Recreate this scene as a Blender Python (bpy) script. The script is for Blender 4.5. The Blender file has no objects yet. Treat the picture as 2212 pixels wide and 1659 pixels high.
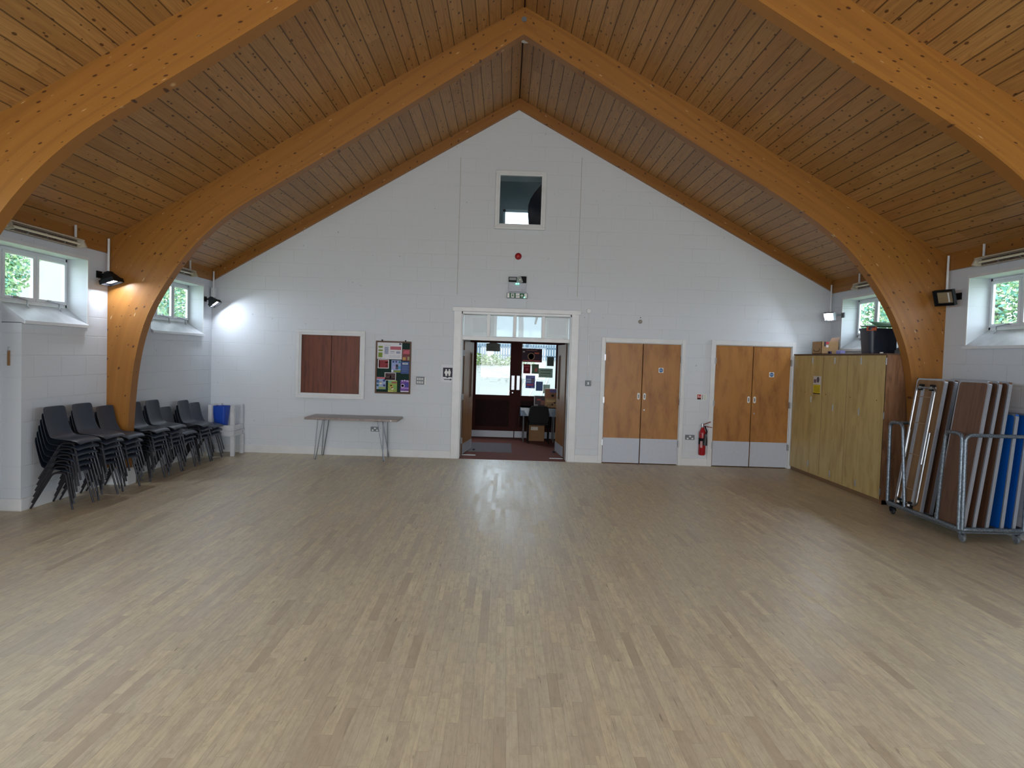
import bpy, bmesh, math, random
from mathutils import Vector, Matrix, Euler
random.seed(7)
S = bpy.context.scene
COL = S.collection
PI = math.pi

# ---------------------------------------------------------------- camera
FPX = 1530.0
PITCH, YAW, ROLL = -0.037495, 0.010485, 0.031765
HC = 1.70
fw = Vector((math.sin(YAW)*math.cos(PITCH), math.cos(YAW)*math.cos(PITCH), math.sin(PITCH)))
r0 = fw.cross(Vector((0, 0, 1))).normalized(); u0 = r0.cross(fw)
rt = math.cos(ROLL)*r0 + math.sin(ROLL)*u0
up = -math.sin(ROLL)*r0 + math.cos(ROLL)*u0
cam = bpy.data.cameras.new('camera'); camo = bpy.data.objects.new('camera', cam); COL.objects.link(camo)
m = Matrix((rt, up, -fw)).transposed().to_4x4(); m.translation = (0, 0, HC)
camo.matrix_world = m
cam.sensor_fit = 'HORIZONTAL'; cam.sensor_width = 36.0; cam.lens = FPX/2212*36.0
cam.clip_start = 0.05; cam.clip_end = 300
S.camera = camo

# ---------------------------------------------------------------- world, light, exposure
S.view_settings.view_transform = 'Standard'; S.view_settings.look = 'None'
S.view_settings.gamma = 1.0; S.view_settings.use_curve_mapping = False
S.view_settings.exposure = 0.22
W = bpy.data.worlds.new('overcast_sky'); S.world = W; W.use_nodes = True
W.node_tree.nodes['Background'].inputs[0].default_value = (0.74, 0.89, 1.0, 1)
W.node_tree.nodes['Background'].inputs[1].default_value = 6.0

def area(name, loc, target, sx, sy, power, col, spread=180):
    l = bpy.data.lights.new(name, 'AREA'); l.shape = 'RECTANGLE'; l.size = sx; l.size_y = sy
    l.energy = power; l.color = col; l.spread = math.radians(spread)
    o = bpy.data.objects.new(name, l); COL.objects.link(o); o.location = loc
    o.rotation_euler = (Vector(target)-Vector(loc)).to_track_quat('-Z', 'Y').to_euler()
    return o
# added fill lights, standing in for daylight from the unseen part of the hall
area('rear_fill_light', (0.2, -10.8, 2.1), (0.2, 3, 2.6), 8.0, 3.2, 900, (0.94, 0.98, 1.0))  # added broad fill panel before the solid rear wall, no glazing there
for yy in (-8.2, -5.2, -2.2, 1.0, 4.1):
    area('side_fill_light', (-4.98, yy, 2.35), (0, yy+0.3, -0.6), 2.0, 0.75, 16 if yy > 4 else 78, (0.70, 0.85, 1.0))
    area('side_fill_light', (5.5, yy, 2.45), (0, yy+0.3, -0.6), 2.0, 0.75, 14 if yy > 4 else 56, (0.70, 0.85, 1.0))

# ---------------------------------------------------------------- dimensions
D = 11.673; WL = -4.821; WR = 5.357; XR = 0.099; ZR = 5.892; ZL = 2.964; ZE = 3.106
YB = -11.0; F1 = 8.625; F0 = 5.602; BAY = F1-F0
SL = (ZR-ZL)/(XR-WL); SR = (ZR-ZE)/(WR-XR)
def ceil_z(x): return ZR-SL*(XR-x) if x < XR else ZR-SR*(x-XR)
def ray(u, v):
    return rt*((u-1106)/FPX) + up*(-(v-829.5)/FPX) + fw
def at(axis, val, u, v):
    d = ray(u, v); o = Vector((0, 0, HC)); return o + d*((val-o[axis])/d[axis])
def bw(u, v, y=D): return at(1, y, u, v)

# ---------------------------------------------------------------- materials
def lin(c):
    return tuple((x/12.92 if x <= .04045 else ((x+.055)/1.055)**2.4) for x in c)
def rgb(r, g, b): return lin((r/255, g/255, b/255))
class NT:
    def __init__(s, name, rough=.5, metal=0.0, spec=.5):
        s.m = bpy.data.materials.new(name); s.m.use_nodes = True; s.t = s.m.node_tree
        s.b = s.t.nodes['Principled BSDF']; s.set('Roughness', rough); s.set('Metallic', metal); s.set('Specular IOR Level', spec)
    def set(s, k, v):
        i = s.b.inputs[k]
        if hasattr(v, 'is_output'): s.t.links.new(v, i)
        else: i.default_value = (tuple(v)+(1,))[:4] if isinstance(v, tuple) else v
    def n(s, typ, ins=None, **kw):
        nd = s.t.nodes.new(typ)
        for k, v in kw.items(): setattr(nd, k, v)
        for k, v in (ins or {}).items():
            i = nd.inputs[k]
            if hasattr(v, 'is_output'): s.t.links.new(v, i)
            else: i.default_value = v
        return nd
    def mth(s, op, a, b=None, c=None):
        nd = s.t.nodes.new('ShaderNodeMath'); nd.operation = op
        for i, v in enumerate((a, b, c)):
            if v is None: continue
            if hasattr(v, 'is_output'): s.t.links.new(v, nd.inputs[i])
            else: nd.inputs[i].default_value = v
        return nd.outputs[0]
    def xyz(s, src='pos'):
        if src == 'pos': o = s.n('ShaderNodeNewGeometry').outputs['Position']
        elif src == 'uv': o = s.n('ShaderNodeTexCoord').outputs['UV']
        else: o = s.n('ShaderNodeTexCoord').outputs['Object']
        sp = s.n('ShaderNodeSeparateXYZ', {0: o}); return sp.outputs
    def comb(s, x, y, z=0.0):
        return s.n('ShaderNodeCombineXYZ', {0: x, 1: y, 2: z}).outputs[0]
    def mix(s, f, a, b, blend='MIX'):
        nd = s.t.nodes.new('ShaderNodeMix'); nd.data_type = 'RGBA'; nd.blend_type = blend
        for i, v in ((0, f), (6, a), (7, b)):
            if hasattr(v, 'is_output'): s.t.links.new(v, nd.inputs[i])
            else: nd.inputs[i].default_value = (tuple(v)+(1,))[:4] if isinstance(v, tuple) else v
        return nd.outputs[2]
    def ramp(s, f, stops):
        nd = s.n('ShaderNodeValToRGB', {0: f}); cr = nd.color_ramp
        while len(cr.elements) < len(stops): cr.elements.new(.5)
        for e, (p, c) in zip(cr.elements, stops): e.position = p; e.color = (tuple(c)+(1,))[:4]
        return nd.outputs[0]
    def noise(s, v, scale=5, detail=3, rough=.5):
        return s.n('ShaderNodeTexNoise', {'Vector': v, 'Scale': scale, 'Detail': detail, 'Roughness': rough}).outputs[0]
    def bump(s, h, strength=.3, dist=.01):
        s.set('Normal', s.n('ShaderNodeBump', {'Height': h, 'Strength': strength, 'Distance': dist}).outputs[0])

def plain(name, c, rough=.5, metal=0.0, spec=.5, var=.06, bump=0.0, scale=30):
    t = NT(name, rough, metal, spec)
    o = t.n('ShaderNodeTexCoord').outputs['Object']
    f = t.noise(o, scale, 3)
    d = tuple(max(0, x*(1-var*2)) for x in c); l = tuple(min(1, x*(1+var)) for x in c)
    t.set('Base Color', t.ramp(f, [(.3, d), (.7, l)]))
    if bump: t.bump(f, bump, .004)
    return t.m

def knots(t, a, b, size=.22, thr=.075):
    """dark elongated knots scattered in the (a,b) metre plane; returns factor"""
    v = t.comb(a, b)
    vo = t.n('ShaderNodeTexVoronoi', {'Vector': v, 'Scale': 1/size, 'Randomness': 1.0}, voronoi_dimensions='2D')
    dist = vo.outputs['Distance']
    rnd = t.n('ShaderNodeSeparateXYZ', {0: vo.outputs['Color']}).outputs[0]
    rad = t.mth('MULTIPLY', t.mth('SUBTRACT', rnd, .35), thr*1.6)
    return t.n('ShaderNodeMapRange', {0: t.mth('SUBTRACT', rad, dist), 1: -.015, 2: .035, 3: 0.0, 4: 1.0}).outputs[0]

def mat_ceiling(name, sgn, slope):
    t = NT(name, .42, spec=.45)
    p = t.xyz(); k = math.sqrt(1+slope*slope)
    d = t.mth('MULTIPLY', t.mth('ABSOLUTE', t.mth('SUBTRACT', p[0], XR)), k/.160)
    bi = t.mth('FLOOR', d); fr = t.mth('FRACT', d)
    seg = t.mth('FLOOR', t.mth('ADD', t.mth('DIVIDE', p[1], 3.9), t.mth('MULTIPLY', bi, .37)))
    rn = t.n('ShaderNodeTexWhiteNoise', {'Vector': t.comb(bi, seg, sgn)}).outputs[0]
    base = t.ramp(rn, [(0, rgb(166, 121, 68)), (.35, rgb(178, 132, 77)), (.7, rgb(188, 141, 85)), (1, rgb(176, 125, 71))])
    off = t.mth('MULTIPLY', rn, 37.0)
    gx = t.mth('ADD', t.mth('MULTIPLY', d, 7.0), off); gy = t.mth('MULTIPLY', p[1], .55)
    gr = t.noise(t.comb(gx, gy, off), 2.2, 5, .62)
    ring = t.mth('FRACT', t.mth('MULTIPLY', t.noise(t.comb(t.mth('MULTIPLY', d, .55), t.mth('MULTIPLY', p[1], .35), off), 1.3, 2), 11.0))
    ringf = t.n('ShaderNodeMapRange', {0: ring, 1: .72, 2: 1.0, 3: 0.0, 4: .42}).outputs[0]
    c = t.mix(t.n('ShaderNodeMapRange', {0: gr, 1: .38, 2: .68, 3: 0.0, 4: .65}).outputs[0], base, rgb(132, 90, 50), 'MIX')
    c = t.mix(ringf, c, rgb(132, 90, 50))
    kn = knots(t, t.mth('ADD', t.mth('MULTIPLY', d, .160), off), t.mth('MULTIPLY', p[1], .5), .085, .15)
    c = t.mix(t.mth('MULTIPLY', kn, .85), c, rgb(62, 32, 16))
    edge = t.mth('MINIMUM', fr, t.mth('SUBTRACT', 1.0, fr))
    g = t.n('ShaderNodeMapRange', {0: edge, 1: 0.015, 2: .05, 3: 1.0, 4: 0.0}).outputs[0]
    c = t.mix(t.mth('MULTIPLY', g, .78), c, rgb(48, 28, 14))
    t.set('Base Color', c)
    t.bump(t.mth('SUBTRACT', t.mth('MULTIPLY', gr, .06), g), .7, .006)
    return t.m

def mat_glulam():
    t = NT('glulam_timber', .42, spec=.4)
    p = t.xyz('uv')                       # u: metres along the beam, v: metres across
    li = t.mth('FLOOR', t.mth('DIVIDE', p[1], .036))
    rn = t.n('ShaderNodeTexWhiteNoise', {'Vector': t.comb(li, t.mth('FLOOR', t.mth('ADD', t.mth('DIVIDE', p[0], 2.7), t.mth('MULTIPLY', li, .41))))}).outputs[0]
    base = t.ramp(rn, [(0, rgb(144, 96, 40)), (.5, rgb(160, 108, 46)), (1, rgb(150, 98, 40))])
    gr = t.noise(t.comb(t.mth('MULTIPLY', p[0], .8), t.mth('MULTIPLY', p[1], 24.0), rn), 2.0, 5, .6)
    c = t.mix(t.mth('MULTIPLY', gr, .4), base, rgb(122, 76, 34))
    kn = knots(t, t.mth('MULTIPLY', p[0], .8), p[1], .10, .14)
    c = t.mix(t.mth('MULTIPLY', kn, .85), c, rgb(60, 28, 12))
    sc = knots(t, t.mth('ADD', t.mth('MULTIPLY', p[0], .45), 31.0), t.mth('MULTIPLY', p[1], 1.6), .22, .05)
    c = t.mix(t.mth('MULTIPLY', sc, .6), c, rgb(225, 195, 150))
    t.set('Base Color', c); t.bump(gr, .06, .003)
    return t.m

def mat_floor():
    t = NT('maple_strip_floor', .33, spec=.62)
    p = t.xyz()
    row = t.mth('FLOOR', t.mth('DIVIDE', p[0], .055)); fx = t.mth('FRACT', t.mth('DIVIDE', p[0], .055))
    r1 = t.n('ShaderNodeTexWhiteNoise', {'Vector': t.comb(row, 3.0)}).outputs[0]
    yy = t.mth('ADD', t.mth('DIVIDE', p[1], .52), t.mth('MULTIPLY', r1, 9.0))
    yy = t.mth('ADD', yy, t.mth('MULTIPLY', t.noise(t.comb(row, yy), .9, 0), 1.1))
    ci = t.mth('FLOOR', yy); fy = t.mth('FRACT', yy)
    rn = t.n('ShaderNodeTexWhiteNoise', {'Vector': t.comb(row, ci)}).outputs[0]
    base = t.ramp(rn, [(0, rgb(182, 163, 134)), (.12, rgb(196, 179, 150)), (.5, rgb(206, 192, 161)), (.8, rgb(210, 193, 158)), (1, rgb(218, 203, 168))])
    off = t.mth('MULTIPLY', rn, 71.0)
    gr = t.noise(t.comb(t.mth('MULTIPLY', p[0], 70.0), t.mth('MULTIPLY', p[1], 2.4), off), 1.0, 6, .7)
    c = t.mix(t.n('ShaderNodeMapRange', {0: gr, 1: .45, 2: .8, 3: 0.0, 4: .6}).outputs[0], base, rgb(152, 134, 108))
    st = t.noise(t.comb(t.mth('MULTIPLY', p[0], 85.0), t.mth('MULTIPLY', p[1], 3.6), t.mth('ADD', off, 9.0)), 1.0, 3, .6)
    c = t.mix(t.n('ShaderNodeMapRange', {0: st, 1: .62, 2: .74, 3: 0.0, 4: .6}).outputs[0], c, rgb(122, 102, 84))
    mot = t.noise(t.comb(t.mth('MULTIPLY', p[0], 26.0), t.mth('MULTIPLY', p[1], 9.0), off), 1.0, 5, .7)
    c = t.mix(t.n('ShaderNodeMapRange', {0: mot, 1: .45, 2: .75, 3: 0.0, 4: .6}).outputs[0], c, rgb(154, 134, 110))
    fl = t.noise(t.comb(t.mth('MULTIPLY', p[0], 48.0), t.mth('MULTIPLY', p[1], 5.0), t.mth('ADD', off, 3.0)), 1.0, 2, .5)
    c = t.mix(t.n('ShaderNodeMapRange', {0: fl, 1: .70, 2: .77, 3: 0.0, 4: .65}).outputs[0], c, rgb(96, 78, 62))
    wear = t.noise(t.comb(p[0], t.mth('MULTIPLY', p[1], .55)), .8, 4, .6)
    c = t.mix(t.n('ShaderNodeMapRange', {0: wear, 1: .35, 2: .7, 3: 0.0, 4: .32}).outputs[0], c, rgb(182, 176, 160))
    ex = t.mth('MINIMUM', fx, t.mth('SUBTRACT', 1.0, fx)); ey = t.mth('MULTIPLY', t.mth('MINIMUM', fy, t.mth('SUBTRACT', 1.0, fy)), 8.0)
    g = t.n('ShaderNodeMapRange', {0: t.mth('MINIMUM', ex, ey), 1: 0.0, 2: .045, 3: .26, 4: 0.0}).outputs[0]
    c = t.mix(g, c, rgb(110, 84, 60))
    t.set('Base Color', c)
    sc = t.noise(t.comb(t.mth('MULTIPLY', p[0], 14.0), t.mth('MULTIPLY', p[1], 6.0)), 1.0, 5, .7)
    t.set('Roughness', t.n('ShaderNodeMapRange', {0: t.mth('ADD', t.mth('MULTIPLY', sc, .5), t.mth('MULTIPLY', rn, .5)), 1: .2, 2: .8, 3: .36, 4: .48}).outputs[0])
    t.bump(t.mth('SUBTRACT', t.mth('MULTIPLY', sc, .3), g), .14, .002)
    return t.m

def mat_block(name, ax, col, k=1.0):
    t = NT(name, .6, spec=.3)
    p = t.xyz()
    v = t.comb(t.mth('ADD', p[ax], .13), t.mth('ADD', p[2], .0))
    br = t.n('ShaderNodeTexBrick', {'Vector': v, 'Scale': 1.0, 'Mortar Size': .006, 'Mortar Smooth': .4, 'Brick Width': .45, 'Row Height': .2235})
    fac = br.outputs['Fac']
    n1 = t.noise(t.comb(p[ax], p[2]), 1.1, 4, .65); n2 = t.noise(t.comb(p[ax], p[2]), 60, 3)
    br2 = t.mth('MULTIPLY', fac, t.n('ShaderNodeMapRange', {0: n1, 1: .40, 2: .62, 3: .1, 4: k}).outputs[0])
    c = t.mix(t.mth('MULTIPLY', br2, .10), col, tuple(x*.5 for x in col))
    sp = t.noise(t.comb(t.mth('MULTIPLY', p[ax], 1.0), p[2]), 16, 2)
    c = t.mix(t.n('ShaderNodeMapRange', {0: sp, 1: .735, 2: .76, 3: 0.0, 4: .35}).outputs[0], c, rgb(110, 100, 92))
    t.set('Base Color', c)
    t.bump(t.mth('ADD', t.mth('MULTIPLY', br2, -1.0), t.mth('MULTIPLY', n2, .18)), .7, .006)
    return t.m

def mat_veneer(name, c1, c2, stretch=2.0, scale=3.0, axis='X', rough=.4, swirl=6.0):
    t = NT(name, rough, spec=.45)
    o = t.xyz('obj')
    h = t.mth('ADD', o[0], t.mth('MULTIPLY', o[1], 1.0))
    w = t.noise(t.comb(h, t.mth('MULTIPLY', o[2], .6)), 1.6, 2)
    v = t.comb(t.mth('MULTIPLY', h, swirl), t.mth('MULTIPLY', o[2], 1.0/stretch), t.mth('MULTIPLY', w, 2.5))
    g = t.noise(v, scale, 6, .6)
    t.set('Base Color', t.ramp(g, [(.28, c2), (.55, c1), (.8, tuple(min(1, x*1.12) for x in c1))]))
    t.bump(g, .04, .002)
    return t.m

def mat_emit(name, c, s):
    t = NT(name); t.set('Base Color', c); t.set('Emission Color', c); t.set('Emission Strength', s); return t.m
def mat_glass(name='window_glass', refl=.08, tint=(1, 1, 1), rough=.02):
    mt = bpy.data.materials.new(name); mt.use_nodes = True; t = mt.node_tree; t.nodes.clear()
    o = t.nodes.new('ShaderNodeOutputMaterial'); mx = t.nodes.new('ShaderNodeMixShader')
    tr = t.nodes.new('ShaderNodeBsdfTransparent'); gl = t.nodes.new('ShaderNodeBsdfGlossy')
    tr.inputs[0].default_value = tint+(1,); gl.inputs['Roughness'].default_value = rough
    mx.inputs[0].default_value = refl
    t.links.new(tr.outputs[0], mx.inputs[1]); t.links.new(gl.outputs[0], mx.inputs[2]); t.links.new(mx.outputs[0], o.inputs[0])
    return mt

WALLC = rgb(208, 213, 219)
M = {}
def sheetmat(c):
    k = 'sheet_%d_%d_%d' % c
    if k not in M:
        t = NT(k, .7); t.set('Base Color', rgb(*c)); tr = t.n('ShaderNodeBsdfTranslucent', {'Color': rgb(*c)+(1,)}); mx = t.n('ShaderNodeMixShader', {0: .5})
        t.t.links.new(t.b.outputs[0], mx.inputs[1]); t.t.links.new(tr.outputs[0], mx.inputs[2]); t.t.links.new(mx.outputs[0], t.t.nodes['Material Output'].inputs[0]); M[k] = t.m
    return M[k]
M['floor'] = mat_floor(); M['ceilL'] = mat_ceiling('pine_boards_left', 1.0, SL); M['ceilR'] = mat_ceiling('pine_boards_right', 5.0, SR)
M['glulam'] = mat_glulam()
M['wall_x'] = mat_block('painted_blockwork_gable', 0, WALLC, .55); M['wall_y'] = mat_block('painted_blockwork_side', 1, WALLC, 1.0)
M['paint'] = plain('white_gloss_paint', rgb(216, 218, 220), .35, var=.03, scale=6)
M['sill'] = plain('worn_white_sill', rgb(205, 208, 214), .4, var=.06, scale=9)
M['upvc'] = plain('white_upvc', rgb(222, 226, 230), .3, var=.02)
M['ply'] = mat_veneer('varnished_ply_veneer', rgb(166, 114, 56), rgb(132, 82, 36), 1.5, 2.2, swirl=3.0)
M['hatchwood'] = mat_veneer('dark_mahogany_veneer', rgb(112, 58, 38), rgb(78, 36, 24), 3.5, 3.0, swirl=7.0, rough=.45)
M['cupwood'] = mat_veneer('yellowed_birch_ply', rgb(188, 164, 108), rgb(162, 134, 78), 2.5, 2.6, swirl=3.0, rough=.42)
M['cupside'] = mat_veneer('brown_board_panel', rgb(136, 98, 70), rgb(92, 60, 40), 3, 3.0, swirl=6.0)
M['kick'] = plain('pale_grey_kick_panel', rgb(186, 192, 204), .45, var=.02)
M['brown'] = plain('dark_brown_stained_frame', rgb(64, 30, 28), .7, spec=.15, var=.1)
M['brownpanel'] = plain('dark_brown_panel', rgb(42, 22, 22), .7, spec=.12, var=.15)
M['edge'] = plain('brown_door_edge', rgb(98, 66, 40), .5)
M['metal'] = plain('brushed_metal', rgb(170, 174, 180), .35, .9, var=.05)
M['chrome'] = plain('bright_steel_tube', rgb(150, 154, 160), .34, 1.0, var=.02)
M['alu'] = plain('aluminium_edge_trim', rgb(176, 182, 192), .38, .7, var=.03)
M['galv'] = plain('galvanised_steel', rgb(128, 140, 152), .45, .75, var=.25, scale=60)
M['plate'] = plain('grey_metal_plate', rgb(112, 118, 124), .5, .3, var=.05)
M['white'] = plain('white_plastic', rgb(226, 227, 226), .4, var=.02)
M['blackp'] = plain('black_plastic', rgb(34, 36, 40), .42, var=.1, bump=.05, scale=200)
M['chairp'] = plain('charcoal_polypropylene', rgb(42, 51, 65), .42, var=.08, bump=.15, scale=300)
M['legm'] = plain('dark_painted_steel_leg', rgb(52, 52, 58), .32, .5, var=.1)
M['black'] = plain('black_paint', rgb(16, 17, 20), .6, spec=.15)
M['red'] = plain('red_enamel', rgb(158, 24, 34), .28, var=.05)
M['redsign'] = plain('red_print', rgb(176, 36, 40), .5)
M['green'] = plain('safety_green', rgb(10, 92, 52), .5)
M['baize'] = plain('dark_green_baize', rgb(8, 46, 40), .85, var=.15)
M['blue'] = plain('blue_plastic', rgb(20, 72, 178), .38, var=.04)
M['signblue'] = plain('sign_blue', rgb(24, 96, 156), .5)
M['card'] = plain('cardboard', rgb(172, 138, 98), .8, var=.05)
M['card2'] = plain('brown_cardboard', rgb(140, 106, 72), .8, var=.05)
M['paper'] = plain('white_paper', rgb(228, 228, 228), .7, var=.02)
M['tabletop'] = mat_veneer('teak_laminate_tabletop', rgb(104, 74, 56), rgb(78, 52, 38), 4, 3.0, swirl=9.0, rough=.4)
M['underside'] = mat_veneer('hardboard_underside', rgb(128, 96, 62), rgb(104, 76, 48), 4, 2.0, swirl=4.0, rough=.6)
M['bluetop'] = plain('blue_laminate_tabletop', rgb(10, 88, 178), .4, var=.05)
M['greytop'] = mat_veneer('grey_brown_laminate', rgb(152, 140, 136), rgb(130, 118, 114), 3, 3.0, swirl=5.0)
M['carpet'] = plain('rust_red_carpet', rgb(128, 66, 52), .95, var=.12, bump=.4, scale=220)
M['matm'] = plain('grey_doormat', rgb(120, 108, 116), .95, var=.1, bump=.4, scale=260)
M['heater'] = plain('cream_enamel', rgb(200, 190, 172), .45, var=.08)
M['reflector'] = plain('tarnished_reflector', rgb(120, 110, 104), .3, .8, var=.2)
M['glass'] = mat_glass(refl=.04); M['glassd'] = mat_glass('entrance_glass', .015)
M['glassr'] = mat_glass('dusty_glass', .03, (.8, .86, .88), .1)
M['lampon'] = mat_emit('lit_lamp_glass', (.86, .9, 1.0), 14.0)
M['ledg'] = mat_emit('green_led', (.1, 1.0, .55), 6.0)
M['tubeglass'] = plain('unlit_tube_glass', rgb(220, 214, 190), .15, var=.02)
def C(name, r, g, b, rough=.6):
    k = 'c_'+name
    if k not in M: M[k] = plain(name, rgb(r, g, b), rough, var=.03)
    return M[k]

# ---------------------------------------------------------------- mesh helpers
class B:
    def __init__(s): s.bm = bmesh.new(); s.uv = None
    def box(s, x0, x1, y0, y1, z0, z1, mat=None):
        vs = [s.bm.verts.new((x, y, z)) for x in (x0, x1) for y in (y0, y1) for z in (z0, z1)]
        for f in ((0, 1, 3, 2), (4, 6, 7, 5), (0, 4, 5, 1), (2, 3, 7, 6), (0, 2, 6, 4), (1, 5, 7, 3)):
            s.bm.faces.new([vs[i] for i in f])
        if mat is not None:
            for v in vs: v.co = mat @ v.co
        return s
    def tube(s, pts, r, seg=8, cap=True, radii=None):
        pts = [Vector(p) for p in pts]; rings = []
        n = len(pts); ref = None
        for i, p in enumerate(pts):
            if i == 0: d = pts[1]-pts[0]
            elif i == n-1: d = pts[-1]-pts[-2]
            else: d = (pts[i+1]-pts[i]).normalized()+(pts[i]-pts[i-1]).normalized()
            d = d.normalized() if d.length > 1e-9 else Vector((0, 0, 1))
            if ref is None:
                ref = Vector((0, 0, 1)) if abs(d.z) < .9 else Vector((1, 0, 0))
            a = d.cross(ref).normalized(); b = a.cross(d).normalized(); ref = b
            rr = radii[i] if radii else r
            rings.append([s.bm.verts.new(p+a*math.cos(2*PI*k/seg)*rr+b*math.sin(2*PI*k/seg)*rr) for k in range(seg)])
        for i in range(n-1):
            for k in range(seg):
                s.bm.faces.new((rings[i][k], rings[i][(k+1) % seg], rings[i+1][(k+1) % seg], rings[i+1][k]))
        if cap: s.bm.faces.new(rings[0][::-1]); s.bm.faces.new(rings[-1])
        return s
    def bar(s, p0, p1, w, h, up=(0, 0, 1)):
        p0 = Vector(p0); p1 = Vector(p1); d = (p1-p0).normalized(); u = Vector(up)
        a = d.cross(u).normalized(); b = a.cross(d).normalized()
        q = [s.bm.verts.new(p+a*sx*w/2+b*sy*h/2) for p in (p0, p1) for sx, sy in ((-1, -1), (1, -1), (1, 1), (-1, 1))]
        for f in ((0, 1, 2, 3), (7, 6, 5, 4), (0, 4, 5, 1), (1, 5, 6, 2), (2, 6, 7, 3), (3, 7, 4, 0)): s.bm.faces.new([q[i] for i in f])
        return s
    def prism(s, pts, vec):
        """closed polygon (list of 3d points) extruded along vec"""
        a = [s.bm.verts.new(p) for p in pts]; b = [s.bm.verts.new(Vector(p)+Vector(vec)) for p in pts]; n = len(a)
        s.bm.faces.new(a); s.bm.faces.new(b[::-1])
        for i in range(n): s.bm.faces.new((a[i], b[i], b[(i+1) % n], a[(i+1) % n]))
        return s
    def lathe(s, prof, c=(0, 0, 0), seg=24, axis='Z'):
        c = Vector(c); rings = []
        for r, h in prof:
            ring = []
            for k in range(seg):
                a = 2*PI*k/seg; x, y = r*math.cos(a), r*math.sin(a)
                p = {'Z': (x, y, h), 'Y': (x, h, y), 'X': (h, x, y)}[axis]
                ring.append(s.bm.verts.new(c+Vector(p)))
            rings.append(ring)
        for i in range(len(rings)-1):
            for k in range(seg):
                s.bm.faces.new((rings[i][k], rings[i][(k+1) % seg], rings[i+1][(k+1) % seg], rings[i+1][k]))
        s.bm.faces.new(rings[0][::-1]); s.bm.faces.new(rings[-1])
        return s
    def obj(s, name, m, parent=None, smooth=False, bevel=0, sub=0, kind=None):
        bmesh.ops.recalc_face_normals(s.bm, faces=s.bm.faces)
        me = bpy.data.meshes.new(name)
        if parent is not None:
            inv = local_inv(parent)
            for v in s.bm.verts: v.co = inv @ v.co
        s.bm.to_mesh(me); s.bm.free()
        me.materials.append(m if not isinstance(m, str) else M[m])
        if smooth:
            for p in me.polygons: p.use_smooth = True
            if smooth == 'auto': me.set_sharp_from_angle(angle=math.radians(40))
        o = bpy.data.objects.new(name, me); COL.objects.link(o)
        if parent is not None: o.parent = parent
        if bevel:
            bv = o.modifiers.new('bevel', 'BEVEL'); bv.width = bevel; bv.segments = 2; bv.limit_method = 'ANGLE'
        if sub:
            sb = o.modifiers.new('sub', 'SUBSURF'); sb.levels = sub; sb.render_levels = sub
        if kind: o['kind'] = kind
        return o
def local_inv(o):
    mm = Matrix.Identity(4); q = o
    while q is not None:
        mm = Matrix.LocRotScale(q.location, q.rotation_euler, q.scale) @ mm; q = q.parent
    return mm.inverted()
def BX(*a): return B().box(*a)
def thing(name, label, cat, loc=(0, 0, 0), rot=(0, 0, 0), group=None):
    o = bpy.data.objects.new(name, None); COL.objects.link(o); o.empty_display_size = .1
    o.location = loc; o.rotation_euler = rot; o['label'] = label; o['category'] = cat
    if group: o['group'] = group
    return o
def tag(o, label, cat, group=None, kind=None):
    o['label'] = label; o['category'] = cat
    if group: o['group'] = group
    if kind: o['kind'] = kind
    return o
def struct(o): o['kind'] = 'structure'; return o
def sempty(name, loc=(0, 0, 0)):
    o = bpy.data.objects.new(name, None); COL.objects.link(o); o.location = loc; o['kind'] = 'structure'; return o
def dup(root, loc, rot, label, group=None):
    r = root.copy(); COL.objects.link(r); r.location = loc; r.rotation_euler = rot; r['label'] = label
    if group: r['group'] = group
    for ch in list(root.children):
        c = ch.copy(); COL.objects.link(c); c.parent = r
        for g in list(ch.children):
            d = g.copy(); COL.objects.link(d); d.parent = c
    return r
def text(s, size, loc, rot, m, parent, name='lettering', ext=.0006, align='CENTER'):
    cu = bpy.data.curves.new(name, 'FONT'); cu.body = s; cu.size = size; cu.align_x = align; cu.align_y = 'CENTER'; cu.extrude = ext
    to = bpy.data.objects.new(name, cu); COL.objects.link(to)
    bpy.context.view_layer.update()
    me = bpy.data.meshes.new_from_object(to.evaluated_get(bpy.context.evaluated_depsgraph_get()))
    bpy.data.objects.remove(to)
    mm = Matrix.Translation(Vector(loc)) @ Euler(rot).to_matrix().to_4x4()
    if parent is not None: mm = local_inv(parent) @ mm
    me.transform(mm); me.materials.clear(); me.materials.append(m if not isinstance(m, str) else M[m])
    o = bpy.data.objects.new(name, me); COL.objects.link(o)
    if parent is not None: o.parent = parent
    return o
TB = (PI/2, 0, 0)           # text standing on a wall that faces -y
def arc(p0, p1, p2, n=6):
    p0, p1, p2 = map(Vector, (p0, p1, p2))
    return [(1-t)**2*p0+2*t*(1-t)*p1+t*t*p2 for t in [i/n for i in range(n+1)]]
def rounded(pts, r, n=5):
    """polyline with rounded corners"""
    pts = [Vector(p) for p in pts]; out = [pts[0]]
    for i in range(1, len(pts)-1):
        a = (pts[i-1]-pts[i]); b = (pts[i+1]-pts[i]); rr = min(r, a.length*.49, b.length*.49)
        out += arc(pts[i]+a.normalized()*rr, pts[i], pts[i]+b.normalized()*rr, n)
    return out+[pts[-1]]

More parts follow.
